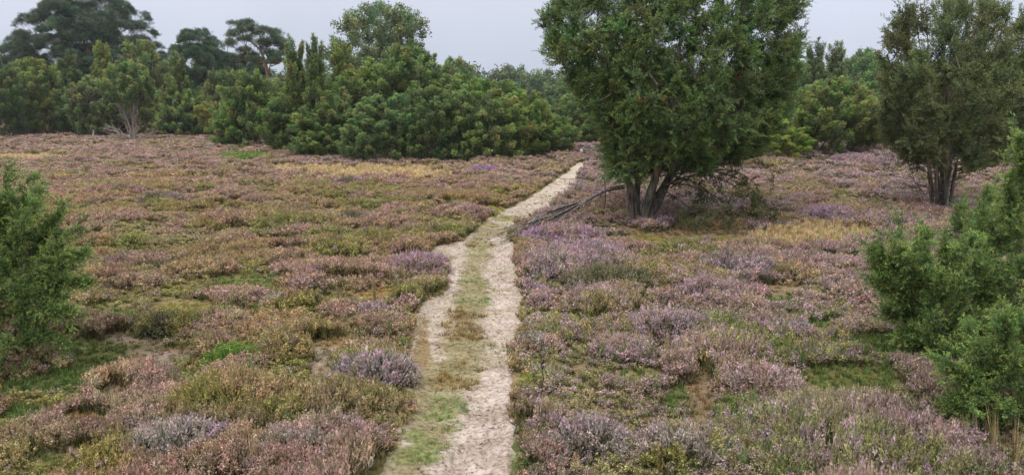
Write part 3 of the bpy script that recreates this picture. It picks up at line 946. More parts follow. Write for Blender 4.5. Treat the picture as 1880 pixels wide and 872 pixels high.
def t_leaf(rng, n=6):
    V = []; Pt = []
    for k in range(n):
        c = rng.normal(size=3) * .35; d = rng.normal(size=3); d /= np.linalg.norm(d); q = np.cross(d, rng.normal(size=3)); q /= np.linalg.norm(q)
        V += [c - d * .3, c + q * .15, c + d * .3, c - d * .3, c + d * .3, c - q * .15]; g = rng.uniform(.7, 1.3); Pt += [[g, g, g]] * 6
    return np.array(V), np.array(Pt)
SP_LEAF = stackT(t_leaf, 5)

def targets(n, prof, rng, zlo, zhi, W, shell=.45, lobes=9, lobe_amp=.28, mind=0.0, center=(0, 0)):
    """points in an uneven crown. prof(t)->relative radius, t 0..1"""
    la = rng.uniform(0, 6.28, lobes); lt = rng.uniform(0, 1, lobes); lw = rng.uniform(.35, .8, lobes); lam = rng.uniform(-.7, 1, lobes) * lobe_amp
    def rad(t, a):
        r = prof(t)
        m = 1.0
        for k in range(lobes):
            da = np.angle(np.exp(1j * (a - la[k])))
            m = m + lam[k] * np.exp(-(da / lw[k]) ** 2 - ((t - lt[k]) / .22) ** 2)
        return r * m
    T = []; tries = 0
    while len(T) < n and tries < n * 60:
        tries += 1
        t = rng.uniform(0, 1); a = rng.uniform(0, 6.283)
        if rng.uniform() > prof(np.array(t)) ** .8: continue
        f = rng.uniform(shell ** 2, 1) ** .5
        r = float(rad(t, a)) * W / 2 * f
        p = np.array([center[0] + r * math.cos(a), center[1] + r * math.sin(a), zlo + t * (zhi - zlo)])
        if mind > 0 and T and np.min(np.linalg.norm(np.array(T) - p, axis=1)) < mind * (1 - .6 * tries / (n * 60)): continue
        T.append(p)
    return np.array(T)

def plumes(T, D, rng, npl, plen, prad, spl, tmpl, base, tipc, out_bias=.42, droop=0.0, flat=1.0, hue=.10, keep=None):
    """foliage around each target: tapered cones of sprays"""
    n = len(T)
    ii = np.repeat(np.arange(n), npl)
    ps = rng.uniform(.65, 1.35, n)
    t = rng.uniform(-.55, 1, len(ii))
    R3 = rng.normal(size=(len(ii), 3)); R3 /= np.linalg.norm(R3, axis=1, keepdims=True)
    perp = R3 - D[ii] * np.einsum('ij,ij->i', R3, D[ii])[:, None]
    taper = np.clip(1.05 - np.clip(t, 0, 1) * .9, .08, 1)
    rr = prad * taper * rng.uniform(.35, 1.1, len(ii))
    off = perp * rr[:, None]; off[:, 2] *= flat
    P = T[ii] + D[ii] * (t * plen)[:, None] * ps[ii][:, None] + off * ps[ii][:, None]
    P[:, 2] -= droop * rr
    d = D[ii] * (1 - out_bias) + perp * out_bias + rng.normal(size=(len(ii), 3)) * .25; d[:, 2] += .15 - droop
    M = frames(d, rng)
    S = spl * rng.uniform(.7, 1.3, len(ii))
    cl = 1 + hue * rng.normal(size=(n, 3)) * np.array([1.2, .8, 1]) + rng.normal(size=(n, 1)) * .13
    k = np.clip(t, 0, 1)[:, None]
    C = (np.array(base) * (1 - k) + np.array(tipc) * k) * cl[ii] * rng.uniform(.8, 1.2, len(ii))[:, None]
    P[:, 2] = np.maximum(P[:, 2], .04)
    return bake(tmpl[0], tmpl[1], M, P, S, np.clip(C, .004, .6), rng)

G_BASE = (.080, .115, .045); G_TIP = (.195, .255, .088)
def norm(a): return a / np.maximum(np.linalg.norm(a, axis=-1, keepdims=True), 1e-9)

PROTOS = {}
def register(key, trunk_paths, crownVC, barkm, sides=6, h=1, w=1):
    rng = np.random.default_rng(9)
    V, Fc = tube(trunk_paths, sides)
    tm = make_mesh('trunk', V, Fc, 4, barkm, smooth=True)
    cm = make_mesh('crown', crownVC[0], np.arange(len(crownVC[0])), 3, M_LEAF, crownVC[1])
    PROTOS[key] = (tm, cm, h, w)

def stem_fan(n, rng, h, spread, r0=.1, lean=(0, 0)):
    st = []
    for k in range(n):
        a = k / n * 6.283 + rng.uniform(-.4, .4); s = spread * rng.uniform(.4, 1)
        b = np.array([math.cos(a) * r0, math.sin(a) * r0, -.05])
        e = np.array([math.cos(a) * s + lean[0], math.sin(a) * s + lean[1], h * rng.uniform(.75, 1)])
        m = b * .6 + e * .4; m[:2] = b[:2] * .7 + e[:2] * .3
        t = np.linspace(0, 1, 8)[:, None]
        p = (1 - t) ** 2 * b + 2 * (1 - t) * t * m + t * t * e
        p[1:] += rng.normal(size=(7, 3)) * .03 * h / 4
        st.append(p)
    return st

def juniper(key, seed, h, w, prof, n=150, npl=75, up=.9, plen=.46, prad=.21, spl=.14, lobe=.3, zlo=.05, base=G_BASE, tip=G_TIP, rag=0, shell=.5, tmpl=None, droop=0., stems=4):
    npl = int(npl * 1.45); n = int(n * 1.15)
    rng = np.random.default_rng(seed)
    T = targets(n, prof, rng, zlo * h, h * .93, w * .92, shell, 10, lobe, mind=.2)
    rad = T.copy(); rad[:, 2] = 0
    D = norm(norm(rad + 1e-6) * (1 - up * .55) * .9 + np.array([0, 0, up]) + rng.normal(size=T.shape) * .16)
    paths = grow(stem_fan(stems, rng, h * .75, w * .22), T, D, rng, .007)
    if rag:
        k = np.argsort(-T[:, 2])[:rag]
        T = np.vstack([T, T[k] + D[k] * plen * .9]); D = np.vstack([D, D[k]])
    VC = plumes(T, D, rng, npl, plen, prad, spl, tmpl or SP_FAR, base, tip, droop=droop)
    register(key, paths, VC, M_BARK, 5, h, w)

rnd = lambda t: np.sqrt(np.clip(1 - (2 * t ** .9 - .82) ** 2 * .72, .05, 1)) * np.where(t > .85, 1 - (t - .85) * 3.2, 1)
ovo = lambda t: np.clip(np.sin(np.clip(t * .86 + .14, 0, 1) * math.pi) ** .6, .1, 1)
colm = lambda t: np.clip((1 - t) ** .35 * (.55 + .45 * np.minimum(t * 4, 1)), .12, 1)
cone = lambda t: np.clip((1 - t) ** .75 * (.7 + .3 * np.minimum(t * 4, 1)) * 1.05, .08, 1)
dome = lambda t: np.clip(np.sqrt(np.clip(1 - t ** 2 * .93, 0, 1)), .15, 1)
vase = lambda t: np.clip(.45 + .75 * t, 0, 1) * np.clip((1.04 - t) * 5, .3, 1)

juniper('round_a', 1, 5, 4, rnd, 190, 70)
juniper('round_b', 2, 5, 4.2, dome, 190, 70, lobe=.4)
juniper('round_c', 3, 5, 3.6, ovo, 170, 70, lobe=.35, up=1.0)
juniper('column_a', 4, 5, 1.7, colm, 110, 70, up=1.3, plen=.55, prad=.15, lobe=.2, rag=5)
juniper('column_b', 5, 5, 1.9, colm, 110, 70, up=1.3, plen=.5, prad=.16, lobe=.25, rag=5)
juniper('cone_a', 6, 5.5, 3, cone, 150, 70, up=1.1, plen=.5, prad=.18, lobe=.3, rag=6)
juniper('cone_b', 7, 5.5, 3.4, cone, 160, 70, up=1.1, plen=.5, prad=.18, lobe=.35, rag=8)
juniper('spread_a', 8, 3.2, 4.2, dome, 150, 80, up=.35, plen=.5, prad=.17, lobe=.4, rag=20, base=(.08, .12, .05), tip=(.22, .28, .10))
juniper('spread_b', 9, 3.2, 4.2, dome, 150, 80, up=.5, plen=.5, prad=.17, lobe=.45, rag=20)
juniper('airy', 10, 4, 3.6, vase, 110, 60, up=1.1, plen=.45, prad=.16, shell=.6, zlo=.22, spl=.14)

def oak(key, seed, h, w, n=220, npl=48, spl=.34, zlo=.32, prof=rnd, shell=.35, base=(.10, .145, .055), tip=(.15, .205, .075), pl=.45, pr=.5):
    rng = np.random.default_rng(seed)
    T = targets(n, prof, rng, zlo * h, h * .95, w * .9, shell, 14, .3, mind=.45)
    rad = T - np.array([0, 0, h * .35])
    D = norm(norm(rad) + rng.normal(size=T.shape) * .25)
    st = [np.array([[0, 0, -.1], [.05, .05, h * .12], [-.05, .1, h * .24], [.1, 0, h * .36], [.0, .05, h * .5], [.1, -.05, h * .62]])]
    paths = grow(st, T, D, rng, .014, .6, rstem=[w * .035])
    VC = plumes(T, D, rng, npl, pl, pr, spl, SP_LEAF, base, tip, out_bias=.8, flat=.8)
    register(key, paths, VC, M_BARK, 6, h, w)

oak('oak_a', 21, 10, 8, 230, 30, zlo=.42, shell=.3, spl=.28, base=(.11, .15, .07), tip=(.17, .215, .10))
oak('oak_b', 22, 9, 8, 220, 60, zlo=.15, prof=dome)
oak('wood_a', 23, 8, 6.5, 200, 70, zlo=.08, prof=dome, pl=.5, pr=.55)

def pine(key, seed, h, w, zlo=.35, n=120, prof=dome, st=None, trunk_r=.22, bark=M_PINEBARK, npl=110, T=None, pr=.75, mind=.7):
    rng = np.random.default_rng(seed)
    if T is None: T = targets(n, prof, rng, zlo * h, h * .97, w * .9, .25, 12, .35, mind=mind)
    rad = T.copy(); rad[:, 2] = 0
    D = norm(norm(rad + 1e-6) * .55 + np.array([0, 0, .55]) + rng.normal(size=T.shape) * .2)
    if st is None: st = [np.array([[0, 0, -.1], [.1, 0, h * .2], [0, .1, h * .4], [.15, 0, h * .6], [0, 0, h * .8]])]
    paths = grow(st, T, D, rng, .016, .6, rstem=[trunk_r] * len(st))
    VC = plumes(T, D, rng, npl, .28, pr, .26, SP_PINE, (.045, .075, .050), (.090, .140, .080), out_bias=.45, flat=.6, droop=0.05, hue=.06)
    register(key, paths, VC, bark, 7, h, w)

pine('pine_broad', 31, 14, 14, .10, 700, dome, npl=110, pr=.85, mind=.4)
pine('pine_mid', 32, 10, 8, .1, 300, dome, npl=100, mind=.4)
pine('pine_far', 33, 9, 6, .2, 110, cone, npl=90)

GREEN0 = 1.0
def place(key, name, label, cat, loc, h=None, w=None, rot=0.0, tint=(1, 1, 1), group=None, sy=None):
    tm, cm, ph, pw = PROTOS[key]
    r = empty(name, loc, label, cat, group)
    sx = (w / pw) if w else 1
    r.scale = (sx, sy or sx, (h / ph) if h else 1)
    r.rotation_euler = (0, 0, rot)
    a = link('trunk', tm, r); b = link('crown', cm, r)
    b.color = (*tint, 1)
    return r

def place_px(key, name, label, cat, px, ytop, wpx, Y, ybase=None, rot=0., tint=(1, 1, 1), group=None):
    """Y = distance in metres; ybase (optional) picks the distance from the picture row of the foot"""
    if ybase is not None:
        x0, Y = ground_at(px, ybase)
    top = at_depth(px, ytop, Y)
    gz = float(H(top.x, Y))
    dep = Y * cp + CAMZ * sp
    ww = wpx / F * dep
    return place(key, name, label, cat, (top.x, Y, gz - .03), top.z - gz, ww, rot, tint, group)

GL = 'junipers along the far left edge of the heath'
GC = 'junipers of the thicket left of the path'
GR = 'bushes along the wood edge on the right'
GB = 'trees standing behind the junipers'
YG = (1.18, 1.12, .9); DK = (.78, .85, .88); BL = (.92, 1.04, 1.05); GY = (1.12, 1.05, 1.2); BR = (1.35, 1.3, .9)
BUSHES = [
 # far left row
 ('round_a', 'juniper', 'dark green juniper cut off by the left edge of the picture', -8, 108, 92, 57, None, .3, DK, GL),
 ('round_c', 'juniper', 'broad yellowish grey-green juniper, second from the left edge', 62, 106, 112, 58, 250, 1.2, YG, GL),
 ('cone_a', 'juniper', 'dark pointed juniper squeezed in behind the yellowish grey-green one', 126, 108, 78, 61, None, .7, DK, GL),
 ('round_a', 'juniper', 'pale grey-green round juniper left of the one with splayed bare stems', 166, 138, 92, 57, 252, 2.2, GY, GL),
 ('cone_b', 'juniper', 'bright pointed juniper rising behind the pale grey-green round one', 188, 92, 84, 62, None, .2, YG, GL),
 ('round_b', 'juniper', 'tall mid green juniper under the right flank of the big pine', 258, 74, 110, 64, None, .9, (1.05, 1.0, 1.0), GL),
 ('cone_b', 'juniper', 'dark conical juniper between the big pine and the second pine', 325, 108, 74, 62, None, 2.9, (.9, .95, .8), GL),
 ('spread_b', 'juniper', 'low spreading juniper with upturned bright sprays, right of the splayed bare stems', 334, 172, 104, 55, 252, .5, (1.1, 1.15, 1.1), GL),
 ('cone_a', 'juniper', 'slim grey-green juniper tip under the second pine', 387, 136, 52, 60, None, 1.9, GY, GL),
 ('airy', 'juniper', 'small dry-looking rounded juniper shrub, pale and see-through', 390, 188, 60, 54, 254, .4, (1.6, 1.25, 1.0), GL),
 ('cone_b', 'juniper', 'small bright green young juniper left of the dark layered one', 424, 205, 46, 52, 256, .9, BR, GL),
 ('round_b', 'juniper', 'dark green juniper filling the gap under the leaning pine', 420, 130, 110, 64, None, 1.1, DK, GL),
 # thicket
 ('spread_a', 'juniper', 'dark layered juniper with light drooping sprays, left end of the thicket', 466, 143, 122, 44, 270, .3, (.85, .95, .75), GC),
 ('column_a', 'juniper', 'left one of the two slender juniper columns', 541, 92, 62, 41, 280, .3, (.95, .95, .85), GC),
 ('column_b', 'juniper', 'right one of the two slender juniper columns', 577, 88, 62, 40, 282, 1.3, (.85, .9, .8), GC),
 ('cone_b', 'juniper', 'yellow-green spiky juniper just right of the slender columns', 628, 98, 96, 41, None, .6, YG, GC),
 ('round_a', 'juniper', 'broad bright green juniper below the round oak', 690, 105, 130, 40, None, 2.1, (1.1, 1.1, .85), GC),
 ('round_b', 'juniper', 'plain mid green juniper between the spiky one and the bluish green one', 648, 142, 110, 38, None, 1.6, (.95, 1.0, .9), GC),
 ('round_a', 'juniper', 'dense juniper filling the middle of the thicket above the dark one', 800, 128, 120, 38, None, 2.6, (.9, 1.0, .9), GC),
 ('round_c', 'juniper', 'juniper right of the dark layered one, under the slender columns', 525, 170, 80, 42, 279, 2.0, (.85, .92, .85), GC),
 ('round_c', 'juniper', 'tallest dark green rounded juniper of the thicket', 745, 82, 140, 39, None, .8, (.9, .98, .9), GC),
 ('spread_b', 'juniper', 'low bushy juniper at the foot of the slender columns', 598, 205, 120, 36, 288, 1.7, (.9, 1.0, .85), GC),
 ('round_b', 'juniper', 'bluish green juniper in the front middle of the thicket', 706, 172, 135, 35, 296, .2, BL, GC),
 ('round_c', 'juniper', 'dark juniper right of the bluish green one', 792, 158, 110, 35, 298, 1.2, DK, GC),
 ('round_a', 'juniper', 'mid green juniper at the back of the thicket under the far pale tree', 842, 135, 130, 40, None, .1, (1.1, 1.1, .85), GC),
 ('spread_a', 'juniper', 'loose light green juniper hanging over the heath edge, right part of the thicket', 886, 178, 130, 34, 296, 2.6, (1.0, 1.02, .9), GC),
 ('round_b', 'juniper', 'dense green juniper above the loose light one', 905, 146, 130, 39, None, 1.9, (1.0, 1.1, .8), GC),
 ('round_b', 'juniper', 'bright yellow-green juniper near the right end of the thicket', 965, 165, 100, 36, 288, .9, (1.12, 1.18, .85), GC),
 ('round_a', 'juniper', 'low juniper at the right end of the thicket, beside the path', 1008, 205, 80, 37, 284, 1.5, (1.0, 1.1, .9), GC),
 # path end and behind the big tree
 ('round_b', 'bush', 'dark green bush closing the view at the far end of the path', 1062, 172, 110, 46, None, .4, (.85, .95, .85), GR),
 ('wood_a', 'bush', 'leafy bush seen just left of the lone juniper beyond the path', 1120, 150, 120, 47, None, .4, (.95, 1.0, .9), GR),
 ('round_a', 'bush', 'dark bush showing through behind the stems of the lone juniper', 1190, 180, 140, 44, None, 1.4, DK, GR),
 ('wood_a', 'bush', 'leafy bush behind the right side of the lone juniper', 1300, 150, 150, 46, None, 2.4, (.9, .95, .9), GR),
 ('round_b', 'bush', 'bright yellow-green bush right of the lone juniper', 1422, 218, 120, 39, 290, .2, (1.6, 1.5, .9), GR),
 ('cone_a', 'bush', 'dark pointed conifer behind the bright yellow-green bush', 1498, 88, 80, 52, None, .5, (.8, .9, 1.0), GR),
 ('cone_b', 'bush', 'second dark pointed conifer, right of the first', 1535, 92, 84, 54, None, 1.5, (.8, .9, 1.0), GR),
 ('round_c', 'bush', 'dark bush between the bright yellow-green one and the mid green one', 1480, 160, 100, 44, None, 2.5, DK, GR),
 ('round_a', 'bush', 'mid green bush in front of the pointed conifers', 1535, 138, 130, 42, 282, 1.1, (1.1, 1.1, .9), GR),
 ('airy', 'bush', 'olive see-through bush on the heath crest left of the right-hand juniper', 1625, 178, 130, 38, 286, 1.9, (1.2, 1.1, 1.0), GR),
 ('round_b', 'bush', 'mid green bush left of the right-hand juniper, behind the olive one', 1630, 150, 140, 45, None, 1.2, (1.0, 1.05, .95), GR),
 ('round_c', 'bush', 'dark bush behind the right-hand juniper', 1740, 140, 150, 44, None, .4, DK, GR),
 ('round_a', 'bush', 'mid green bush at the right edge of the picture behind the right-hand juniper', 1850, 120, 150, 42, None, 2.4, (.95, 1, .9), GR),
 ('wood_a', 'bush', 'leafy bush at the very right edge, farthest right of the background bushes', 1960, 120, 170, 42, None, 2.4, (.95, 1, .9), GR),
]
for (key, nm, lab, px_, yt, wp, Yd, yb, rot, tint, grp) in BUSHES:
    wp = wp * (1.2 if grp == GC and 'c' != key[0] else (.85 if 'column' in key else 1.1))
    place_px(key, nm, lab, nm, px_, yt, wp, Yd, yb, rot * 2.1, tint, grp)

TREES = [
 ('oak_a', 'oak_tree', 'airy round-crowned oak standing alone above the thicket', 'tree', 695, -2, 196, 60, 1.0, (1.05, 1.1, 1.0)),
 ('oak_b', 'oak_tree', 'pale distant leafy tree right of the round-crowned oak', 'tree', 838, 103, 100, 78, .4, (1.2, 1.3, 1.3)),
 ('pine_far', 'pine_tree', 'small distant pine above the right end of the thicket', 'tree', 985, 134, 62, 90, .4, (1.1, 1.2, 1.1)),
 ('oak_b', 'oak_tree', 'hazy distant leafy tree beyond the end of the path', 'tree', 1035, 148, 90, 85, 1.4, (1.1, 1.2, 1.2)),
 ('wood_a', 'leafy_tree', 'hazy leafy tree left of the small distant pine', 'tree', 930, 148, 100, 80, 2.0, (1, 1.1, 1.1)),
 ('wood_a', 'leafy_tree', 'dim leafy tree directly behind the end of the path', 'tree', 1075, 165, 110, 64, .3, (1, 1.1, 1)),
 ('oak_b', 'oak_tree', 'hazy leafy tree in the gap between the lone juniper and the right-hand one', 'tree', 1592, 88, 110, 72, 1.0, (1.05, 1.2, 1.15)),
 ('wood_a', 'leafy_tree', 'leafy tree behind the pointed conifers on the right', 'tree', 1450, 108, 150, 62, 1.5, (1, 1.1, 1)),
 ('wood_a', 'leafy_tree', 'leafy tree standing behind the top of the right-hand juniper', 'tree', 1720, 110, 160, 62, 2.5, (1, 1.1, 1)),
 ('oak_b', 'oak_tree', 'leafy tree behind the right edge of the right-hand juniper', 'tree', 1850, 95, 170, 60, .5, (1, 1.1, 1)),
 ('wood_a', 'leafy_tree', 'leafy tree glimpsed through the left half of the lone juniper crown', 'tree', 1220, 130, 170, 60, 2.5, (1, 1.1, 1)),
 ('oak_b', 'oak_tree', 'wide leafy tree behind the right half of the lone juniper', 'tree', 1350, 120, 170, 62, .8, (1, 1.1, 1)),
 ('pine_broad', 'pine_tree', 'biggest broad dark pine at the upper left corner', 'tree', 148, -22, 272, 76, .6, (1, 1, 1)),
 ('pine_mid', 'pine_tree', 'second dark pine between the big pine and the leaning one', 'tree', 358, 52, 150, 72, 1.6, (1.05, 1.1, 1.05)),
 ('pine_mid', 'pine_tree', 'dark pine shoulder to the left of the big pine at the picture edge', 'tree', 25, 78, 140, 78, 2.6, (1.05, 1.05, 1.1)),
 ('pine_mid', 'pine_tree', 'dark pine low behind the leaning pine', 'tree', 455, 96, 110, 74, 3.6, (1.0, 1.05, 1.05)),
 ('pine_mid', 'pine_tree', 'dark pine low behind the slender juniper columns', 'tree', 560, 150, 130, 74, 3.0, (1.0, 1.05, 1.05)),
]
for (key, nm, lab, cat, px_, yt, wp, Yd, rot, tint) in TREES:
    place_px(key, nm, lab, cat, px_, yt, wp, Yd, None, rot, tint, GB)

# leaning pine with its bare orange trunk
def leaning_pine():
    rng = np.random.default_rng(77)
    Yd = 60
    def q(px, py, dy=0.): return np.array(at_depth(px, py, Yd + dy))
    base = np.array(at_depth(500, 250, Yd)); base[2] = float(H(base[0], Yd)) - .1
    st = [np.array([base, q(497, 180), q(492, 140), q(487, 115), q(478, 92), q(462, 78), q(448, 70)]),
          np.array([base + [-.3, .3, 0], q(482, 190, .5), q(478, 150, .8), q(476, 125, .8), q(483, 108, .5)])]
    pads = [(436, 48, 20), (428, 66, 14), (452, 58, 16), (448, 76, 14), (470, 62, 18), (487, 56, 18), (502, 66, 18), (518, 78, 14), (500, 82, 18), (478, 78, 16),
            (510, 98, 14), (440, 96, 20), (455, 104, 18), (470, 112, 18), (496, 112, 16), (515, 110, 14), (430, 108, 14), (520, 90, 12), (462, 46, 12), (425, 82, 10), (488, 98, 14)]
    T = []
    for (a, b, r) in pads:
        for k in range(5): T.append(q(a + rng.uniform(-r, r) * .7, b + rng.uniform(-5, 5), rng.uniform(-1.4, 1.4)))
    T = np.array(T)
    org = base.copy(); org[2] = float(H(base[0], Yd))
    T -= org; st = [s - org for s in st]
    D = norm(np.array([0, 0, .8]) + rng.normal(size=T.shape) * .4)
    paths = grow(st, T, D, rng, .022, .5, rstem=[.15, .09])
    VC = plumes(T, D, rng, 48, .16, .42, .22, SP_PINE, (.06, .095, .060), (.115, .165, .09), out_bias=.45, flat=.45, hue=.06)
    r = empty('pine_tree', org, 'leaning pine with a bare orange trunk and flat wind-shaped crown', 'tree', GB)
    V, Fc = tube(paths, 7)
    link('trunk', make_mesh('trunk', V, Fc, 4, M_PINEBARK, smooth=True), r)
    link('crown', make_mesh('crown', VC[0], np.arange(len(VC[0])), 3, M_LEAF, VC[1]), r)
leaning_pine()

# juniper with splayed bare stems
def splayed_juniper():
    rng = np.random.default_rng(78)
    x0, Y0 = ground_at(246, 261)
    dep = Y0 * cp + CAMZ * sp; m = dep / F
    org = np.array([x0, Y0, float(H(x0, Y0))])
    stems = []
    for k in range(15):
        a = rng.uniform(-1.25, 1.25) if k > 4 else rng.uniform(-.35, .35)
        L = (2.9 if abs(a) < .4 else rng.uniform(1.3, 2.4)); yy = rng.uniform(-.9, .5)
        t = np.linspace(0, 1, 7)[:, None]
        e = np.array([math.sin(a) * L, yy * L * .5, max(.1, math.cos(a) * L - (.25 if abs(a) > .9 else 0))])
        p = t * e + np.array([0, 0, .25]) * np.sin(t * 3.14) * abs(a) * .5; p[1:] += rng.normal(size=(6, 3)) * .055
        stems.append((p, np.linspace(.055, .014, 7)))
        for j in range(6):
            i = rng.integers(2, 6); q = p[i] + t * (rng.normal(size=3) * .35 + (e / L) * .4); stems.append((q, np.linspace(.018, .006, 7)))
    T = targets(75, ovo, rng, 2.5, 4.9, 3.0, .4, 8, .3, mind=.2)
    T2 = targets(10, dome, rng, .5, 1.4, .8, .2, 4, .2) + np.array([1.0, .3, .9])
    T = np.vstack([T, T2])
    rad = T.copy(); rad[:, 2] = 0
    D = norm(norm(rad) * .4 + np.array([0, 0, .9]) + rng.normal(size=T.shape) * .2)
    VC = plumes(T, D, rng, 85, .45, .22, .18, SP_FAR, G_BASE, G_TIP)
    r = empty('juniper', org, 'juniper with a fan of splayed bare pale stems at its foot', 'juniper', GL)
    gp = grow([s[0] for s in stems[:5 * 7:7]], T, D, rng, .006)
    V, Fc = tube(stems + gp[5:], 5)
    link('trunk', make_mesh('trunk', V, Fc, 4, M_DEAD, smooth=True), r)
    link('crown', make_mesh('crown', VC[0], np.arange(len(VC[0])), 3, M_LEAF, VC[1]), r)
splayed_juniper()

# ------------------------------------------------------------------ the lone juniper beside the path
def local_px(px, py, org, Y0, dy):
    return np.array(at_depth(px, py, Y0 + dy)) - org

def poly_targets(rng, n, poly, org, Y0, depth, mind=.16, holes=(), hollow=0.5):
    """points in a crown whose outline (px) is given; depth = half thickness in metres at the middle"""
    poly = np.array(poly, float); T = []; tr = 0
    ymin, ymax = poly[:, 1].min(), poly[:, 1].max()
    # row-wise extents
    def ext(py):
        xs = []
        m = len(poly)
        for i in range(m):
            a, b = poly[i], poly[(i + 1) % m]
            if (a[1] - py) * (b[1] - py) < 0:
                xs.append(a[0] + (py - a[1]) / (b[1] - a[1]) * (b[0] - a[0]))
        return (min(xs), max(xs)) if len(xs) > 1 else None
    while len(T) < n and tr < n * 80:
        tr += 1
        py = rng.uniform(ymin, ymax); e = ext(py)
        if e is None: continue
        px = rng.uniform(*e); u = (px - (e[0] + e[1]) / 2) / max((e[1] - e[0]) / 2, 1)
        dd = depth(py) * math.sqrt(max(0, 1 - u * u))
        s = rng.uniform(-1, 1)
        if abs(s) < hollow and abs(u) < .7 and rng.uniform() < .72: continue
        if any(math.hypot((px - a) / rx, (py - b) / ry) < 1 and rng.uniform() < pr for (a, b, rx, ry, pr) in holes): continue
        p = local_px(px, py, org, Y0, s * dd)
        if p[2] < .1: continue
        if T and np.min(np.linalg.norm(np.array(T) - p, axis=1)) < mind * (1 - .7 * tr / (n * 80)): continue
        T.append(p)
    return np.array(T)

def twiggy(T, D, rng, nb, blen, shoots, slen, tmpl, base, tip, droop=.15, hue=.09, spread=.8, special=None, upl=.1):
    """each target carries nb curved branchlets, each set with short shoots. returns foliage and twig paths"""
    n = len(T); ii = np.repeat(np.arange(n), nb); m = len(ii)
    bd = norm(D[ii] + rng.normal(size=(m, 3)) * spread)
    L = blen * rng.uniform(.55, 1.3, m)
    st = T[ii] - D[ii] * (blen * rng.uniform(.0, .9, m))[:, None]
    jj = np.repeat(np.arange(m), shoots); t = (np.tile(np.arange(shoots), m) + rng.uniform(0, 1, m * shoots)) / shoots
    P = st[jj] + bd[jj] * (t * L[jj])[:, None]; P[:, 2] -= droop * (t ** 2) * L[jj]
    pd = rng.normal(size=P.shape); pd -= bd[jj] * np.einsum('ij,ij->i', pd, bd[jj])[:, None]; pd = norm(pd)
    d = norm(bd[jj] * (.55 + .6 * t[:, None]) + pd * (.75 - .45 * t[:, None])); d[:, 2] += upl
    S = slen * rng.uniform(.7, 1.25, len(P)) * (1.1 - .4 * t)
    cl = 1 + hue * rng.normal(size=(n, 3)) * np.array([1.3, .7, 1.0]) + rng.normal(size=(n, 1)) * .11
    clb = 1 + .10 * rng.normal(size=(m, 1))
    C = (np.array(base) * (1 - t[:, None]) + np.array(tip) * t[:, None]) * cl[ii][jj] * clb[jj] * rng.uniform(.85, 1.15, len(P))[:, None]
    if special is not None:
        k = special[ii][jj]; C[k] = np.array([.34, .12, .05]) * rng.uniform(.6, 1.2, (int(k.sum()), 1))
    P[:, 2] = np.maximum(P[:, 2], .03)
    return bake(tmpl[0], tmpl[1], frames(d, rng), P, S, np.clip(C, .004, .6), rng)

def finish(name, org, label, cat, paths, VC, bark=M_BARK, sides=8, ridged=.12, extra=None, group=None, tint=(1, 1, 1)):
    rng = np.random.default_rng(3)
    r = empty(name, org, label, cat, group)
    V, Fc = tube(paths, sides, ridged, rng)
    link('trunk', make_mesh('trunk', V, Fc, 4, bark, smooth=True), r)
    o = link('crown', make_mesh('crown', VC[0], np.arange(len(VC[0])), 3, M_LEAF, VC[1]), r)
    o.color = (*tint, 1)
    return r

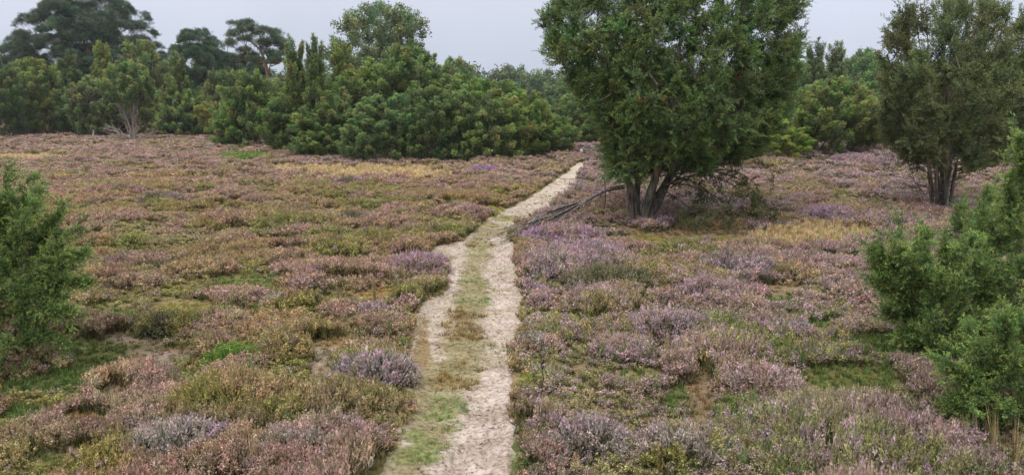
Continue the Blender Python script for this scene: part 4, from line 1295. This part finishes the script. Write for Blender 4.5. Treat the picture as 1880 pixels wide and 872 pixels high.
def main_tree():
    rng = np.random.default_rng(200)
    x0, Y0 = ground_at(1180, 410)
    org = np.array([x0, Y0, float(H(x0, Y0))])
    q = lambda a, b, dy=0.: local_px(a, b, org, Y0, dy)
    def S(pts):
        pts = np.array([q(*p) for p in pts]); pts[0][2] = -.12
        t = np.linspace(0, 1, len(pts)); tt = np.linspace(0, 1, len(pts) * 3 - 2)
        o = np.stack([np.interp(tt, t, pts[:, i]) for i in range(3)], 1)
        o[1:-1] = (o[:-2] + 2 * o[1:-1] + o[2:]) / 4
        o[1:-1] += rng.normal(size=o[1:-1].shape) * .012
        return o
    stems = [S([(1160, 412, -.05), (1157, 380, -.05), (1156, 330, -.1), (1150, 260, -.2), (1128, 170, -.4), (1090, 80, -.6), (1058, 30, -.7)]),
             S([(1170, 410, .05), (1168, 370, .1), (1172, 320, .2), (1178, 240, .5), (1180, 140, .7), (1170, 30, .9), (1160, -30, 1)]),
             S([(1180, 415, -.1), (1186, 380, -.15), (1200, 335, -.25), (1222, 260, -.5), (1240, 160, -.8), (1250, 60, -.9), (1255, -40, -1)]),
             S([(1184, 412, 0), (1200, 388, 0), (1222, 345, .1), (1256, 270, .2), (1310, 170, .4), (1360, 80, .5), (1400, 10, .6)]),
             S([(1182, 410, .12), (1198, 375, .2), (1228, 320, .5), (1300, 230, .9), (1345, 150, 1.2), (1370, 60, 1.3)]),
             S([(1184, 412, .1), (1196, 360, .2), (1215, 290, .5), (1270, 170, .8), (1310, 60, .9), (1320, -40, .8)])]
    poly = [(1160, 318), (1124, 318), (1112, 285), (1112, 250), (1085, 215), (1060, 165), (1030, 120), (1005, 95), (992, 30), (1010, 0), (1050, -50), (1130, -95), (1230, -115), (1340, -110),
            (1420, -70), (1470, -20), (1472, 50), (1468, 120), (1450, 180), (1425, 235), (1400, 270), (1360, 295), (1290, 305), (1215, 306)]
    dep = lambda py: 2.4 * math.sqrt(max(.05, 1 - ((py - 110) / 235) ** 2))
    holes = [ (1200, 340, 50, 35, .6)]
    T = poly_targets(rng, 880, poly, org, Y0, dep, .15, holes); print('main targets', len(T))
    ctr = np.array([0.35, 0, 1.0]); rad = norm(T - ctr)
    D = norm(rad * .75 + np.array([0, 0, .28]) + rng.normal(size=T.shape) * .25)
    paths = grow(stems, T, D, rng, .0065, .28, 2.5, rstem=[.085, .07, .105, .085, .06, .06])
    special = np.zeros(len(T), bool)
    ppx, ppy = proj(T[:, 0] + org[0], T[:, 1] + org[1], T[:, 2] + org[2])
    for (a, b) in ((1348, 145), (1222, 168), (1318, 285), (1180, 195)):
        d = np.hypot(ppx - a, ppy - b) + 40 * (T[:, 1] > -.6); 
        if d.min() < 60: special[int(np.argmin(d))] = True
    sp1 = special.copy()
    bro = twiggy(T[sp1], D[sp1], rng, 3, .10, 3, .08, SP_MAIN, (.3, .1, .05), (.36, .14, .05), spread=.8)
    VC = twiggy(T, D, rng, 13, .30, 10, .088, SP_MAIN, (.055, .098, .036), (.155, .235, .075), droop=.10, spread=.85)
    bro = (bro[0], bro[1] * 0 + np.array([.34, .12, .05], np.float32) * np.repeat(rng.uniform(.6, 1.2, (len(bro[1]) // 3, 1)), 3, 0))
    VC = (np.vstack([VC[0], bro[0] + np.array([0, -.15, 0], np.float32)]).astype(np.float32), np.vstack([VC[1], bro[1]]).astype(np.float32))
    r = finish('juniper', org, 'large lone juniper with several trunks standing right beside the path bend', 'juniper', paths, VC, tint=(1, 1, 1))
    # low hanging boughs on the right
    lp = []; Tl = []
    spec = [((1225, 340), (1290, 300), (1340, 330), (1385, 370)), ((1215, 340), (1280, 325), (1335, 375), (1378, 404)), ((1240, 320), (1330, 300), (1372, 330), (1402, 372)), ((1240, 325), (1300, 335), (1320, 370), (1330, 400)),
            ((1230, 345), (1320, 290), (1370, 310), (1395, 350)), ((1220, 350), (1255, 370), (1275, 390), (1290, 400)), ((1235, 335), (1290, 280), (1330, 300), (1350, 390)),
            ((1228, 338), (1270, 310), (1300, 350), (1310, 395))]
    for i, sp4 in enumerate(spec):
        pts = np.array([q(a, b, -.1 - .16 * i * (k / 3)) for k, (a, b) in enumerate(sp4)])
        t = np.linspace(0, 1, 12)[:, None]
        cv = (1 - t) ** 3 * pts[0] + 3 * (1 - t) ** 2 * t * pts[1] + 3 * (1 - t) * t * t * pts[2] + t ** 3 * pts[3]
        cv[:, 2] = np.maximum(cv[:, 2], .06)
        lp.append((cv, np.linspace(.019, .005, 12)))
        for j in range(24):
            k = rng.integers(2, 12); e = cv[k] + np.array([rng.normal() * .25, rng.normal() * .22, rng.uniform(-.38, .12)]); e[2] = max(e[2], .08)
            s = np.linspace(0, 1, 6)[:, None]; lp.append((cv[k] * (1 - s) + e * s + rng.normal(size=(6, 3)) * .015, np.linspace(.006, .002, 6)))
            if rng.uniform() < .03 + .045 * k: Tl.append(e)
    Tl = np.array(Tl); Dl = norm(np.array([.5, 0, -.35]) + rng.normal(size=Tl.shape) * .45)
    V, Fc = tube(lp, 5)
    b = link('low_bough', make_mesh('low_bough', V, Fc, 4, M_BARK, smooth=True), r)
    b['label'] = 'half bare boughs hanging to the ground on the right'
    VC = twiggy(Tl, Dl, rng, 4, .20, 6, .085, SP_MAIN, (.055, .075, .03), (.10, .13, .045), droop=.3)
    f = link('foliage', make_mesh('foliage', VC[0], np.arange(len(VC[0])), 3, M_LEAF, VC[1]), b)
    return org, Y0
MORG, MY = main_tree()

def right_tree():
    rng = np.random.default_rng(201)
    x0, Y0 = ground_at(1728, 394)
    org = np.array([x0, Y0, float(H(x0, Y0))])
    q = lambda a, b, dy=0.: local_px(a, b, org, Y0, dy)
    stems = []
    for k, (bx, ex) in enumerate([(1712, 1650), (1720, 1700), (1728, 1750), (1737, 1800), (1744, 1850), (1724, 1680), (1734, 1775)]):
        pts = np.array([q(bx, 390, rng.uniform(-.15, .15)), q(bx + (ex - bx) * .04, 340, rng.uniform(-.2, .2)), q(bx + (ex - bx) * .2, 260, rng.uniform(-.5, .5)),
                        q(bx + (ex - bx) * .6, 140, rng.uniform(-1, 1)), q(ex, 30, rng.uniform(-1, 1))])
        pts[0][2] = -.1
        tt = np.linspace(0, 1, 13); t = np.linspace(0, 1, 5)
        o = np.stack([np.interp(tt, t, pts[:, i]) for i in range(3)], 1); o[1:-1] = (o[:-2] + 2 * o[1:-1] + o[2:]) / 4
        stems.append(o)
    poly = [(1705, 300), (1662, 282), (1630, 250), (1618, 200), (1620, 120), (1632, 60), (1650, 20), (1700, 18), (1740, 5), (1790, 8), (1850, 18), (1900, 40), (1925, 110), (1925, 200), (1890, 260), (1840, 290), (1780, 305)]
    dep = lambda py: 2.1 * math.sqrt(max(.05, 1 - ((py - 150) / 200) ** 2))
    T = poly_targets(rng, 385, poly, org, Y0, dep, .18, [(1730, 320, 50, 40, .7), (1700, 60, 30, 30, .6), (1800, 50, 40, 25, .5)])
    rad = norm(T - np.array([0, 0, .4]))
    D = norm(rad * .7 + np.array([0, 0, .35]) + rng.normal(size=T.shape) * .22)
    paths = grow(stems, T, D, rng, .0065, .3, 2.5, rstem=[.05, .045, .05, .045, .04, .04, .04])
    # bare lower twigs at the left
    for k in range(26):
        e = q(rng.uniform(1650, 1800), rng.uniform(300, 360), rng.uniform(-.8, .5)); b = q(1726, rng.uniform(330, 375), 0)
        s = np.linspace(0, 1, 6)[:, None]; paths.append((b * (1 - s) + e * s + rng.normal(size=(6, 3)) * .03, np.linspace(.012, .003, 6)))
    VC = twiggy(T, D, rng, 11, .32, 8, .105, SP_MAIN, (.068, .095, .040), (.155, .190, .075), droop=.05, spread=.75, hue=.07)
    finish('juniper', org, 'dark olive juniper on a cluster of black stems near the right edge', 'juniper', paths, VC)
right_tree()

# ------------------------------------------------------------------ foreground junipers (needle shoots)
def near_juniper(seed, px, py, label, poly, depth, n, nb=3, base=(.058, .105, .036), tip=(.22, .31, .09), shoots=6, bl=.12, sl=.05, leanup=.4, stems=5, plume=.20, leaders=()):
    rng = np.random.default_rng(seed)
    x0, Y0 = ground_at(px, py)
    org = np.array([x0, Y0, float(H(x0, Y0))])
    T = poly_targets(rng, int(n * .32), poly, org, Y0, lambda p: depth, .13, (), .35)
    LT = []; LD = []
    for (xa, ya, xb, yb) in leaders:
        dy = rng.uniform(-.45, .1); pa_ = local_px(xa, ya, org, Y0, dy); pb_ = local_px(xb, yb, org, Y0, dy * 1.2 - .05)
        L_ = np.linalg.norm(pb_ - pa_); d_ = (pb_ - pa_) / L_
        for k in np.arange(0, L_ - .12, .11):
            LT.append(pa_ + d_ * k); LD.append(d_ + np.array([0, 0, .12]))
    rad = T.copy(); rad[:, 2] *= .5
    D = norm(norm(rad) * .95 + np.array([0, 0, leanup]) + rng.normal(size=T.shape) * .28)
    if LT:
        T = np.vstack([T, np.array(LT)]); D = np.vstack([D, norm(np.array(LD))])
    hh = T[:, 2].max()
    st = stem_fan(stems, rng, hh * .7, hh * .25, .05)
    paths = grow(st, T, D, rng, .0045, .16, 2.4)
    ps = 15; ii = np.repeat(np.arange(len(T)), ps); tt = rng.uniform(-.35, 1, len(ii)); R3 = norm(rng.normal(size=(len(ii), 3)))
    pl = plume * 1.65 * rng.uniform(.5, 1.5, len(T))[ii]
    T2 = T[ii] + D[ii] * (tt * pl)[:, None] + R3 * (.052 * (1.2 - np.clip(tt, 0, 1)))[:, None] * rng.uniform(.2, 1, len(ii))[:, None]
    T2[:, 2] -= .10 * (np.clip(tt, 0, 1) ** 2) * pl * 2.0 * (rng.uniform(size=len(T))[ii] - .35)
    D2 = norm(D[ii] * .8 + R3 * .55 + rng.normal(size=T2.shape) * .2)
    paths += [(np.stack([T[i] - D[i] * .05, T[i] + D[i] * plume * .5, T[i] + D[i] * plume]), np.array([.0045, .003, .0015])) for i in range(len(T))]
    cb = 1 + .13 * rng.normal(size=(len(T), 1))
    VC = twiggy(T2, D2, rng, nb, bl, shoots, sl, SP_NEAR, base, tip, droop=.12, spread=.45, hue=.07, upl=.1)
    finish('juniper', org, label, 'juniper', paths, VC, sides=6, group='young junipers in the foreground')
    return org

near_juniper(301, 10, 668, 'young bluish green juniper at the left edge of the foreground',
    [(-80, 660), (-150, 600), (-160, 480), (-90, 440), (-20, 430), (30, 410), (46, 395), (64, 410), (70, 440), (84, 450), (80, 480), (110, 500), (128, 520), (110, 560), (85, 600), (40, 650)],
    .62, 300, leaders=[(20, 450, 48, 362), (55, 470, 112, 392), (70, 500, 150, 470), (80, 520, 150, 520), (70, 560, 138, 585), (0, 430, 14, 345), (50, 590, 100, 625), (-20, 440, -30, 350), (80, 480, 130, 440)])
near_juniper(302, 1900, 640, 'tallest foreground juniper, cut off by the right edge',
    [(1840, 620), (1810, 570), (1815, 500), (1830, 440), (1858, 380), (1872, 300), (1900, 280), (1960, 270), (2040, 340), (2080, 470), (2060, 600), (1980, 640)],
    .65, 230, tip=(.22, .31, .09), leaders=[(1860, 430, 1852, 330), (1885, 350, 1874, 262), (1840, 500, 1800, 440), (1840, 540, 1786, 520)])
near_juniper(303, 1700, 650, 'wide foreground juniper with sprays pointing left, right of the heath',
    [(1690, 650), (1660, 610), (1650, 560), (1630, 530), (1608, 490), (1640, 470), (1690, 468), (1730, 470), (1770, 460), (1820, 480), (1840, 560), (1810, 640)],
    .62, 250, tip=(.22, .31, .09), leaders=[(1670, 510, 1600, 462), (1690, 500, 1640, 455), (1700, 500, 1682, 440), (1740, 490, 1730, 440), (1660, 540, 1606, 520), (1680, 580, 1626, 575), (1700, 600, 1652, 620), (1780, 470, 1800, 410)])
near_juniper(304, 1810, 770, 'lowest young juniper in the bottom right corner, in front of the others',
    [(1800, 780), (1760, 730), (1760, 690), (1785, 650), (1820, 640), (1860, 610), (1900, 600), (1950, 660), (1930, 760), (1870, 785)],
    .38, 130, tip=(.20, .29, .08), leaders=[(1800, 710, 1736, 672), (1790, 730, 1740, 746), (1820, 670, 1782, 622), (1850, 650, 1842, 590), (1880, 630, 1890, 575)])
near_juniper(305, 1760, 470, 'small bright juniper bush in front of the right-hand juniper stems',
    [(1750, 470), (1735, 440), (1748, 400), (1772, 372), (1810, 365), (1850, 375), (1880, 410), (1870, 460)],
    .55, 110, tip=(.22, .31, .09), sl=.06, bl=.15)

# ------------------------------------------------------------------ small things
def dead_branch():
    rng = np.random.default_rng(400)
    x0, Y0 = ground_at(940, 440)
    org = np.array([x0, Y0, float(H(x0, Y0))])
    def q(a, b, Y): return np.array(at_depth(a, b, Y)) - org
    e = q(1146, 343, MY - .12)
    k1 = q(1112, 348, MY - .35); k2 = q(1050, 382, MY - .9); tip = np.array([0, 0, .02])
    def curve(P, n=12):
        t = np.linspace(0, 1, n)[:, None]; P = [np.asarray(p, float) for p in P]
        tt = np.linspace(0, 1, len(P))
        o = np.stack([np.interp(t[:, 0], tt, [p[i] for p in P]) for i in range(3)], 1)
        o[1:-1] = (o[:-2] + 2 * o[1:-1] + o[2:]) / 4
        return o
    paths = [(curve([e, k1, k2], 10), np.linspace(.05, .034, 10))]
    for j in range(9):
        s = k2 * (.9 + .1 * rng.uniform()) + rng.normal(size=3) * .02 if j % 2 else k1 * .5 + k2 * .5
        en = tip + np.array([rng.uniform(-.35, .35), rng.uniform(-.55, .45), rng.uniform(0, .16)])
        md = s * .5 + en * .5 + rng.normal(size=3) * .05 + np.array([0, 0, .04])
        c = curve([s, md, en], 10); c[:, 2] = np.maximum(c[:, 2], .0); paths.append((c, np.linspace(.026, .006, 10)))
        for i in range(7):
            k = rng.integers(2, 9); d = norm(en - s) * rng.uniform(.2, .6) + rng.normal(size=3) * .09 - np.array([0, 0, .08])
            ee = c[k] + d; ee[2] = max(ee[2], .01)
            paths.append((curve([c[k], c[k] * .5 + ee * .5 + rng.normal(size=3) * .02, ee], 6), np.linspace(.009, .003, 6)))
    for j in range(10):
        k = rng.uniform(.1, .9); s = k1 * k + k2 * (1 - k); ee = s + np.array([rng.uniform(-.35, .05), rng.normal() * .15, rng.uniform(-.35, -.1)])
        paths.append((curve([s, s * .5 + ee * .5 + rng.normal(size=3) * .03, ee], 6), np.linspace(.009, .003, 6)))
    V, Fc = tube(paths, 6, .08, rng)
    o = link('dead_branch', make_mesh('dead_branch', V, Fc, 4, mat_bark('weathered_wood', (.09, .075, .065), (.30, .26, .23)), smooth=True), loc=org)
    tag(o, 'bare grey dead branch sloping from the lone juniper trunk down to the path edge', 'branch')
dead_branch()

def sapling(px, py, top, lean, label, seed, spread=.5):
    rng = np.random.default_rng(seed)
    x0, Y0 = ground_at(px, py); org = np.array([x0, Y0, float(H(x0, Y0))])
    dep = Y0 * cp + CAMZ * sp; hgt = (py - top) / F * dep
    t = np.linspace(0, 1, 12)[:, None]
    main = np.concatenate([lean * t ** 1.3, 0 * t, hgt * t], 1) + np.concatenate([.04 * np.sin(t * 7), .03 * np.cos(t * 5), 0 * t], 1); main[0] = (0, 0, -.05)
    paths = [(main, np.linspace(.016, .004, 12))]
    for k in range(26):
        i = rng.integers(3, 12); d = np.array([rng.normal() * spread, rng.normal() * spread, rng.uniform(-.2, .35)]) * rng.uniform(.4, 1)
        s = np.linspace(0, 1, 6)[:, None]; c = main[i] + s * d + rng.normal(size=(6, 3)) * .012; c[0] = main[i]; paths.append((c, np.linspace(.006, .0025, 6)))
        for j in range(4):
            q = rng.integers(1, 6); d2 = d * .3 + rng.normal(size=3) * .12; paths.append((c[q] + s * d2, np.linspace(.004, .002, 6)))
    V, Fc = tube(paths, 5)
    o = link('bare_sapling', make_mesh('bare_sapling', V, Fc, 4, M_BARK, smooth=True), loc=org)
    tag(o, label, 'sapling')
sapling(1106, 398, 268, .12, 'thin bare leaning sapling between the path and the lone juniper', 410, .45)
sapling(1700, 372, 318, -.45, 'low twiggy dead sapling left of the black stems of the right-hand juniper', 411, .3)

def stalk(px, py, hgt, label, seed, col=(.10, .07, .05), heads=18):
    rng = np.random.default_rng(seed)
    x0, Y0 = ground_at(px, py); org = np.array([x0, Y0, float(H(x0, Y0))])
    t = np.linspace(0, 1, 10)[:, None]; main = np.concatenate([.03 * np.sin(t * 3), .02 * t, hgt * t], 1); main[0, 2] = -.03
    paths = [(main, np.linspace(.005, .002, 10))]
    for k in range(heads):
        i = rng.integers(3, 10); d = np.array([rng.normal() * .03, rng.normal() * .03, .05]); s = np.linspace(0, 1, 3)[:, None]
        paths.append((main[i] + s * d, np.array([.003, .007, .002])))
    V, Fc = tube(paths, 5)
    me = make_mesh('dry_stalk', V, Fc, 4, M_HEATH, np.tile(np.array(col), (len(V), 1)), smooth=True)
    tag(link('dry_stalk', me, loc=org), label, 'plant')
stalk(990, 745, .46, 'dark dry seed stalk standing at the right edge of the near path', 420)
stalk(942, 800, .22, 'short dark seed stalk in the grass at the right path edge', 421, heads=7)

def leafy(px, py, n, ll, label, seed, col, name='leafy_plant', hgt=.3):
    rng = np.random.default_rng(seed)
    x0, Y0 = ground_at(px, py); org = np.array([x0, Y0, float(H(x0, Y0))])
    V = []; C = []
    for k in range(n):
        a = rng.uniform(0, 6.28); el = rng.uniform(.2, 1.1); b = np.array([rng.normal() * .05, rng.normal() * .05, rng.uniform(0, hgt)])
        d = np.array([math.cos(a) * math.cos(el), math.sin(a) * math.cos(el), math.sin(el)]); q = norm(np.cross(d, [0, 0, 1.])) * ll * .2
        m = b + d * ll * .5; t = b + d * ll - np.array([0, 0, ll * .2]); g = rng.uniform(.75, 1.25)
        V += [b, m + q, t, b, t, m - q]; C += [np.array(col) * g] * 6
        V += [[b[0] * .3 - .003, b[1] * .3, 0], [b[0] * .3 + .003, b[1] * .3, 0], b]; C += [np.array(col) * .6] * 3
    me = make_mesh(name, np.array(V), np.arange(len(V)), 3, M_HEATH, np.array(C))
    tag(link(name, me, loc=org), label, 'plant')
leafy(1750, 640, 60, .13, 'bright yellow-green leafy shoots poking out of the wide foreground juniper', 430, (.24, .36, .07), hgt=.75)
leafy(985, 850, 16, .16, 'broad-leaved green plant at the bottom right edge of the path', 431, (.12, .20, .06), hgt=.03)
leafy(385, 866, 30, .17, 'upright bright green grass shoots among the lilac heather at the bottom left', 432, (.14, .28, .05), hgt=.06)
leafy(1650, 590, 40, .09, 'small pale green seedling at the left foot of the wide foreground juniper', 433, (.22, .34, .08), hgt=.3)

# bits of twig, dead heather and small stones lying on the sand
def litter():
    rng = np.random.default_rng(700); n = 1500
    y = 4.2 + 22 * rng.uniform(size=n) ** 1.6; _, py = proj(np.zeros(n), y, np.zeros(n)); dp = y * cp + CAMZ * sp
    l = (np.interp(py, PY, PL) - CX) / F * dp - .1; r = (np.interp(py, PY, PR) - CX) / F * dp + .1
    x = l + (r - l) * rng.uniform(size=n); z = H(x, y) - .05 + .022
    L = rng.uniform(.004, .028, n) * (1 + y / 25); wd = rng.uniform(.002, .0045, n) * (1 + y / 12); a = rng.uniform(0, 6.28, n)
    d = np.stack([np.cos(a), np.sin(a), rng.uniform(-.1, .25, n)], 1); q = np.stack([-np.sin(a), np.cos(a), np.zeros(n)], 1)
    c = np.stack([x, y, z + .006], 1); e1 = c - d * L[:, None]; e2 = c + d * L[:, None]; w_ = q * wd[:, None]; u = np.array([0, 0, 1.]) * wd[:, None] * 1.6
    V = np.stack([e1 - w_, e1 + w_, e2 + u * .3, c + w_, c - w_, c + u, e1 - w_, e2, c + u, e1 + w_, c + u, e2], 1).reshape(-1, 3)
    C = np.array([.16, .12, .09]) * rng.uniform(.4, 2.2, (n, 1)); C = np.repeat(C, 12, 0)
    tag(link('path_litter', make_mesh('path_litter', V, np.arange(len(V)), 3, M_HEATH, C)), 'bits of twig and dead heather strewn over the sandy path', 'litter', kind='stuff')
litter()

# pale stump and white marker, small and far away
def stump(px, py, h_, r_, label, name, mat, lean=.15):
    x0, Y0 = ground_at(px, py); org = (x0, Y0, float(H(x0, Y0)))
    t = np.linspace(0, 1, 5)[:, None]
    p = np.concatenate([lean * t * h_, 0 * t, h_ * t], 1); p[0, 2] = -.05
    V, Fc = tube([(p, np.array([r_ * 1.3, r_, r_ * .95, r_ * .9, r_ * .85])), (np.array([p[-1], p[-1] + [0.001, 0, .01]]), np.array([r_ * .85, .002]))], 8)
    tag(link(name, make_mesh(name, V, Fc, 4, mat, smooth=False), loc=org), label, name.split('_')[-1])
stump(171, 256, .62, .07, 'short pale broken stump in front of the round grey-green juniper', 'tree_stump', M_DEAD)
mw, t_, o_ = nodemat('white_paint'); bb = t_.nodes.new('ShaderNodeBsdfPrincipled'); bb.inputs['Base Color'].default_value = (.8, .8, .78, 1); t_.links.new(bb.outputs[0], o_.inputs['Surface'])
stump(1067, 281, .16, .07, 'tiny white marker post beyond the far end of the path', 'marker_post', mw, 0)

# woodland farther off, read as one mass behind the trees one can tell apart
rng = np.random.default_rng(900)
n = 900
P = np.stack([rng.uniform(-95, 110, n), rng.uniform(96, 116, n), np.zeros(n)], 1)
hgt = 4.5 + 3.5 * fbm(P[:, 0] / 9, P[:, 1] / 9, 33, 3)
T = np.repeat(P, 7, 0); T[:, 2] = rng.uniform(.1, 1, len(T)) * np.repeat(hgt, 7); T[:, :2] += rng.normal(size=(len(T), 2)) * .7
D = norm(np.array([0, -.2, .8]) + rng.normal(size=T.shape) * .35)
VC = plumes(T, D, rng, 26, .7, .8, .55, SP_LEAF, (.09, .13, .06), (.15, .20, .09), out_bias=.6)
tag(link('far_woodland', make_mesh('far_woodland', VC[0], np.arange(len(VC[0])), 3, M_LEAF, VC[1])), 'dim mass of woodland closing the view behind all the trees', 'woodland', kind='stuff')

hz = bpy.data.materials.new('haze'); hz.use_nodes = True; t_ = hz.node_tree; t_.nodes.clear()
o_ = t_.nodes.new('ShaderNodeOutputMaterial'); v_ = t_.nodes.new('ShaderNodeVolumePrincipled')
v_.inputs['Density'].default_value = HAZE; v_.inputs['Color'].default_value = (.86, .92, 1.0, 1); v_.inputs['Anisotropy'].default_value = .2
t_.links.new(v_.outputs[0], o_.inputs['Volume'])
x0, x1, y0, y1, z0, z1 = -140, 140, -30, 160, -3, 22
V = np.array([(a, b, c) for a in (x0, x1) for b in (y0, y1) for c in (z0, z1)], float)
Fz = np.array([(0, 1, 3, 2), (4, 6, 7, 5), (0, 4, 5, 1), (2, 3, 7, 6), (0, 2, 6, 4), (1, 5, 7, 3)])
tag(link('haze', make_mesh('haze', V, Fz, 4, hz)), kind='stuff')

print('objects', len(SC.objects))
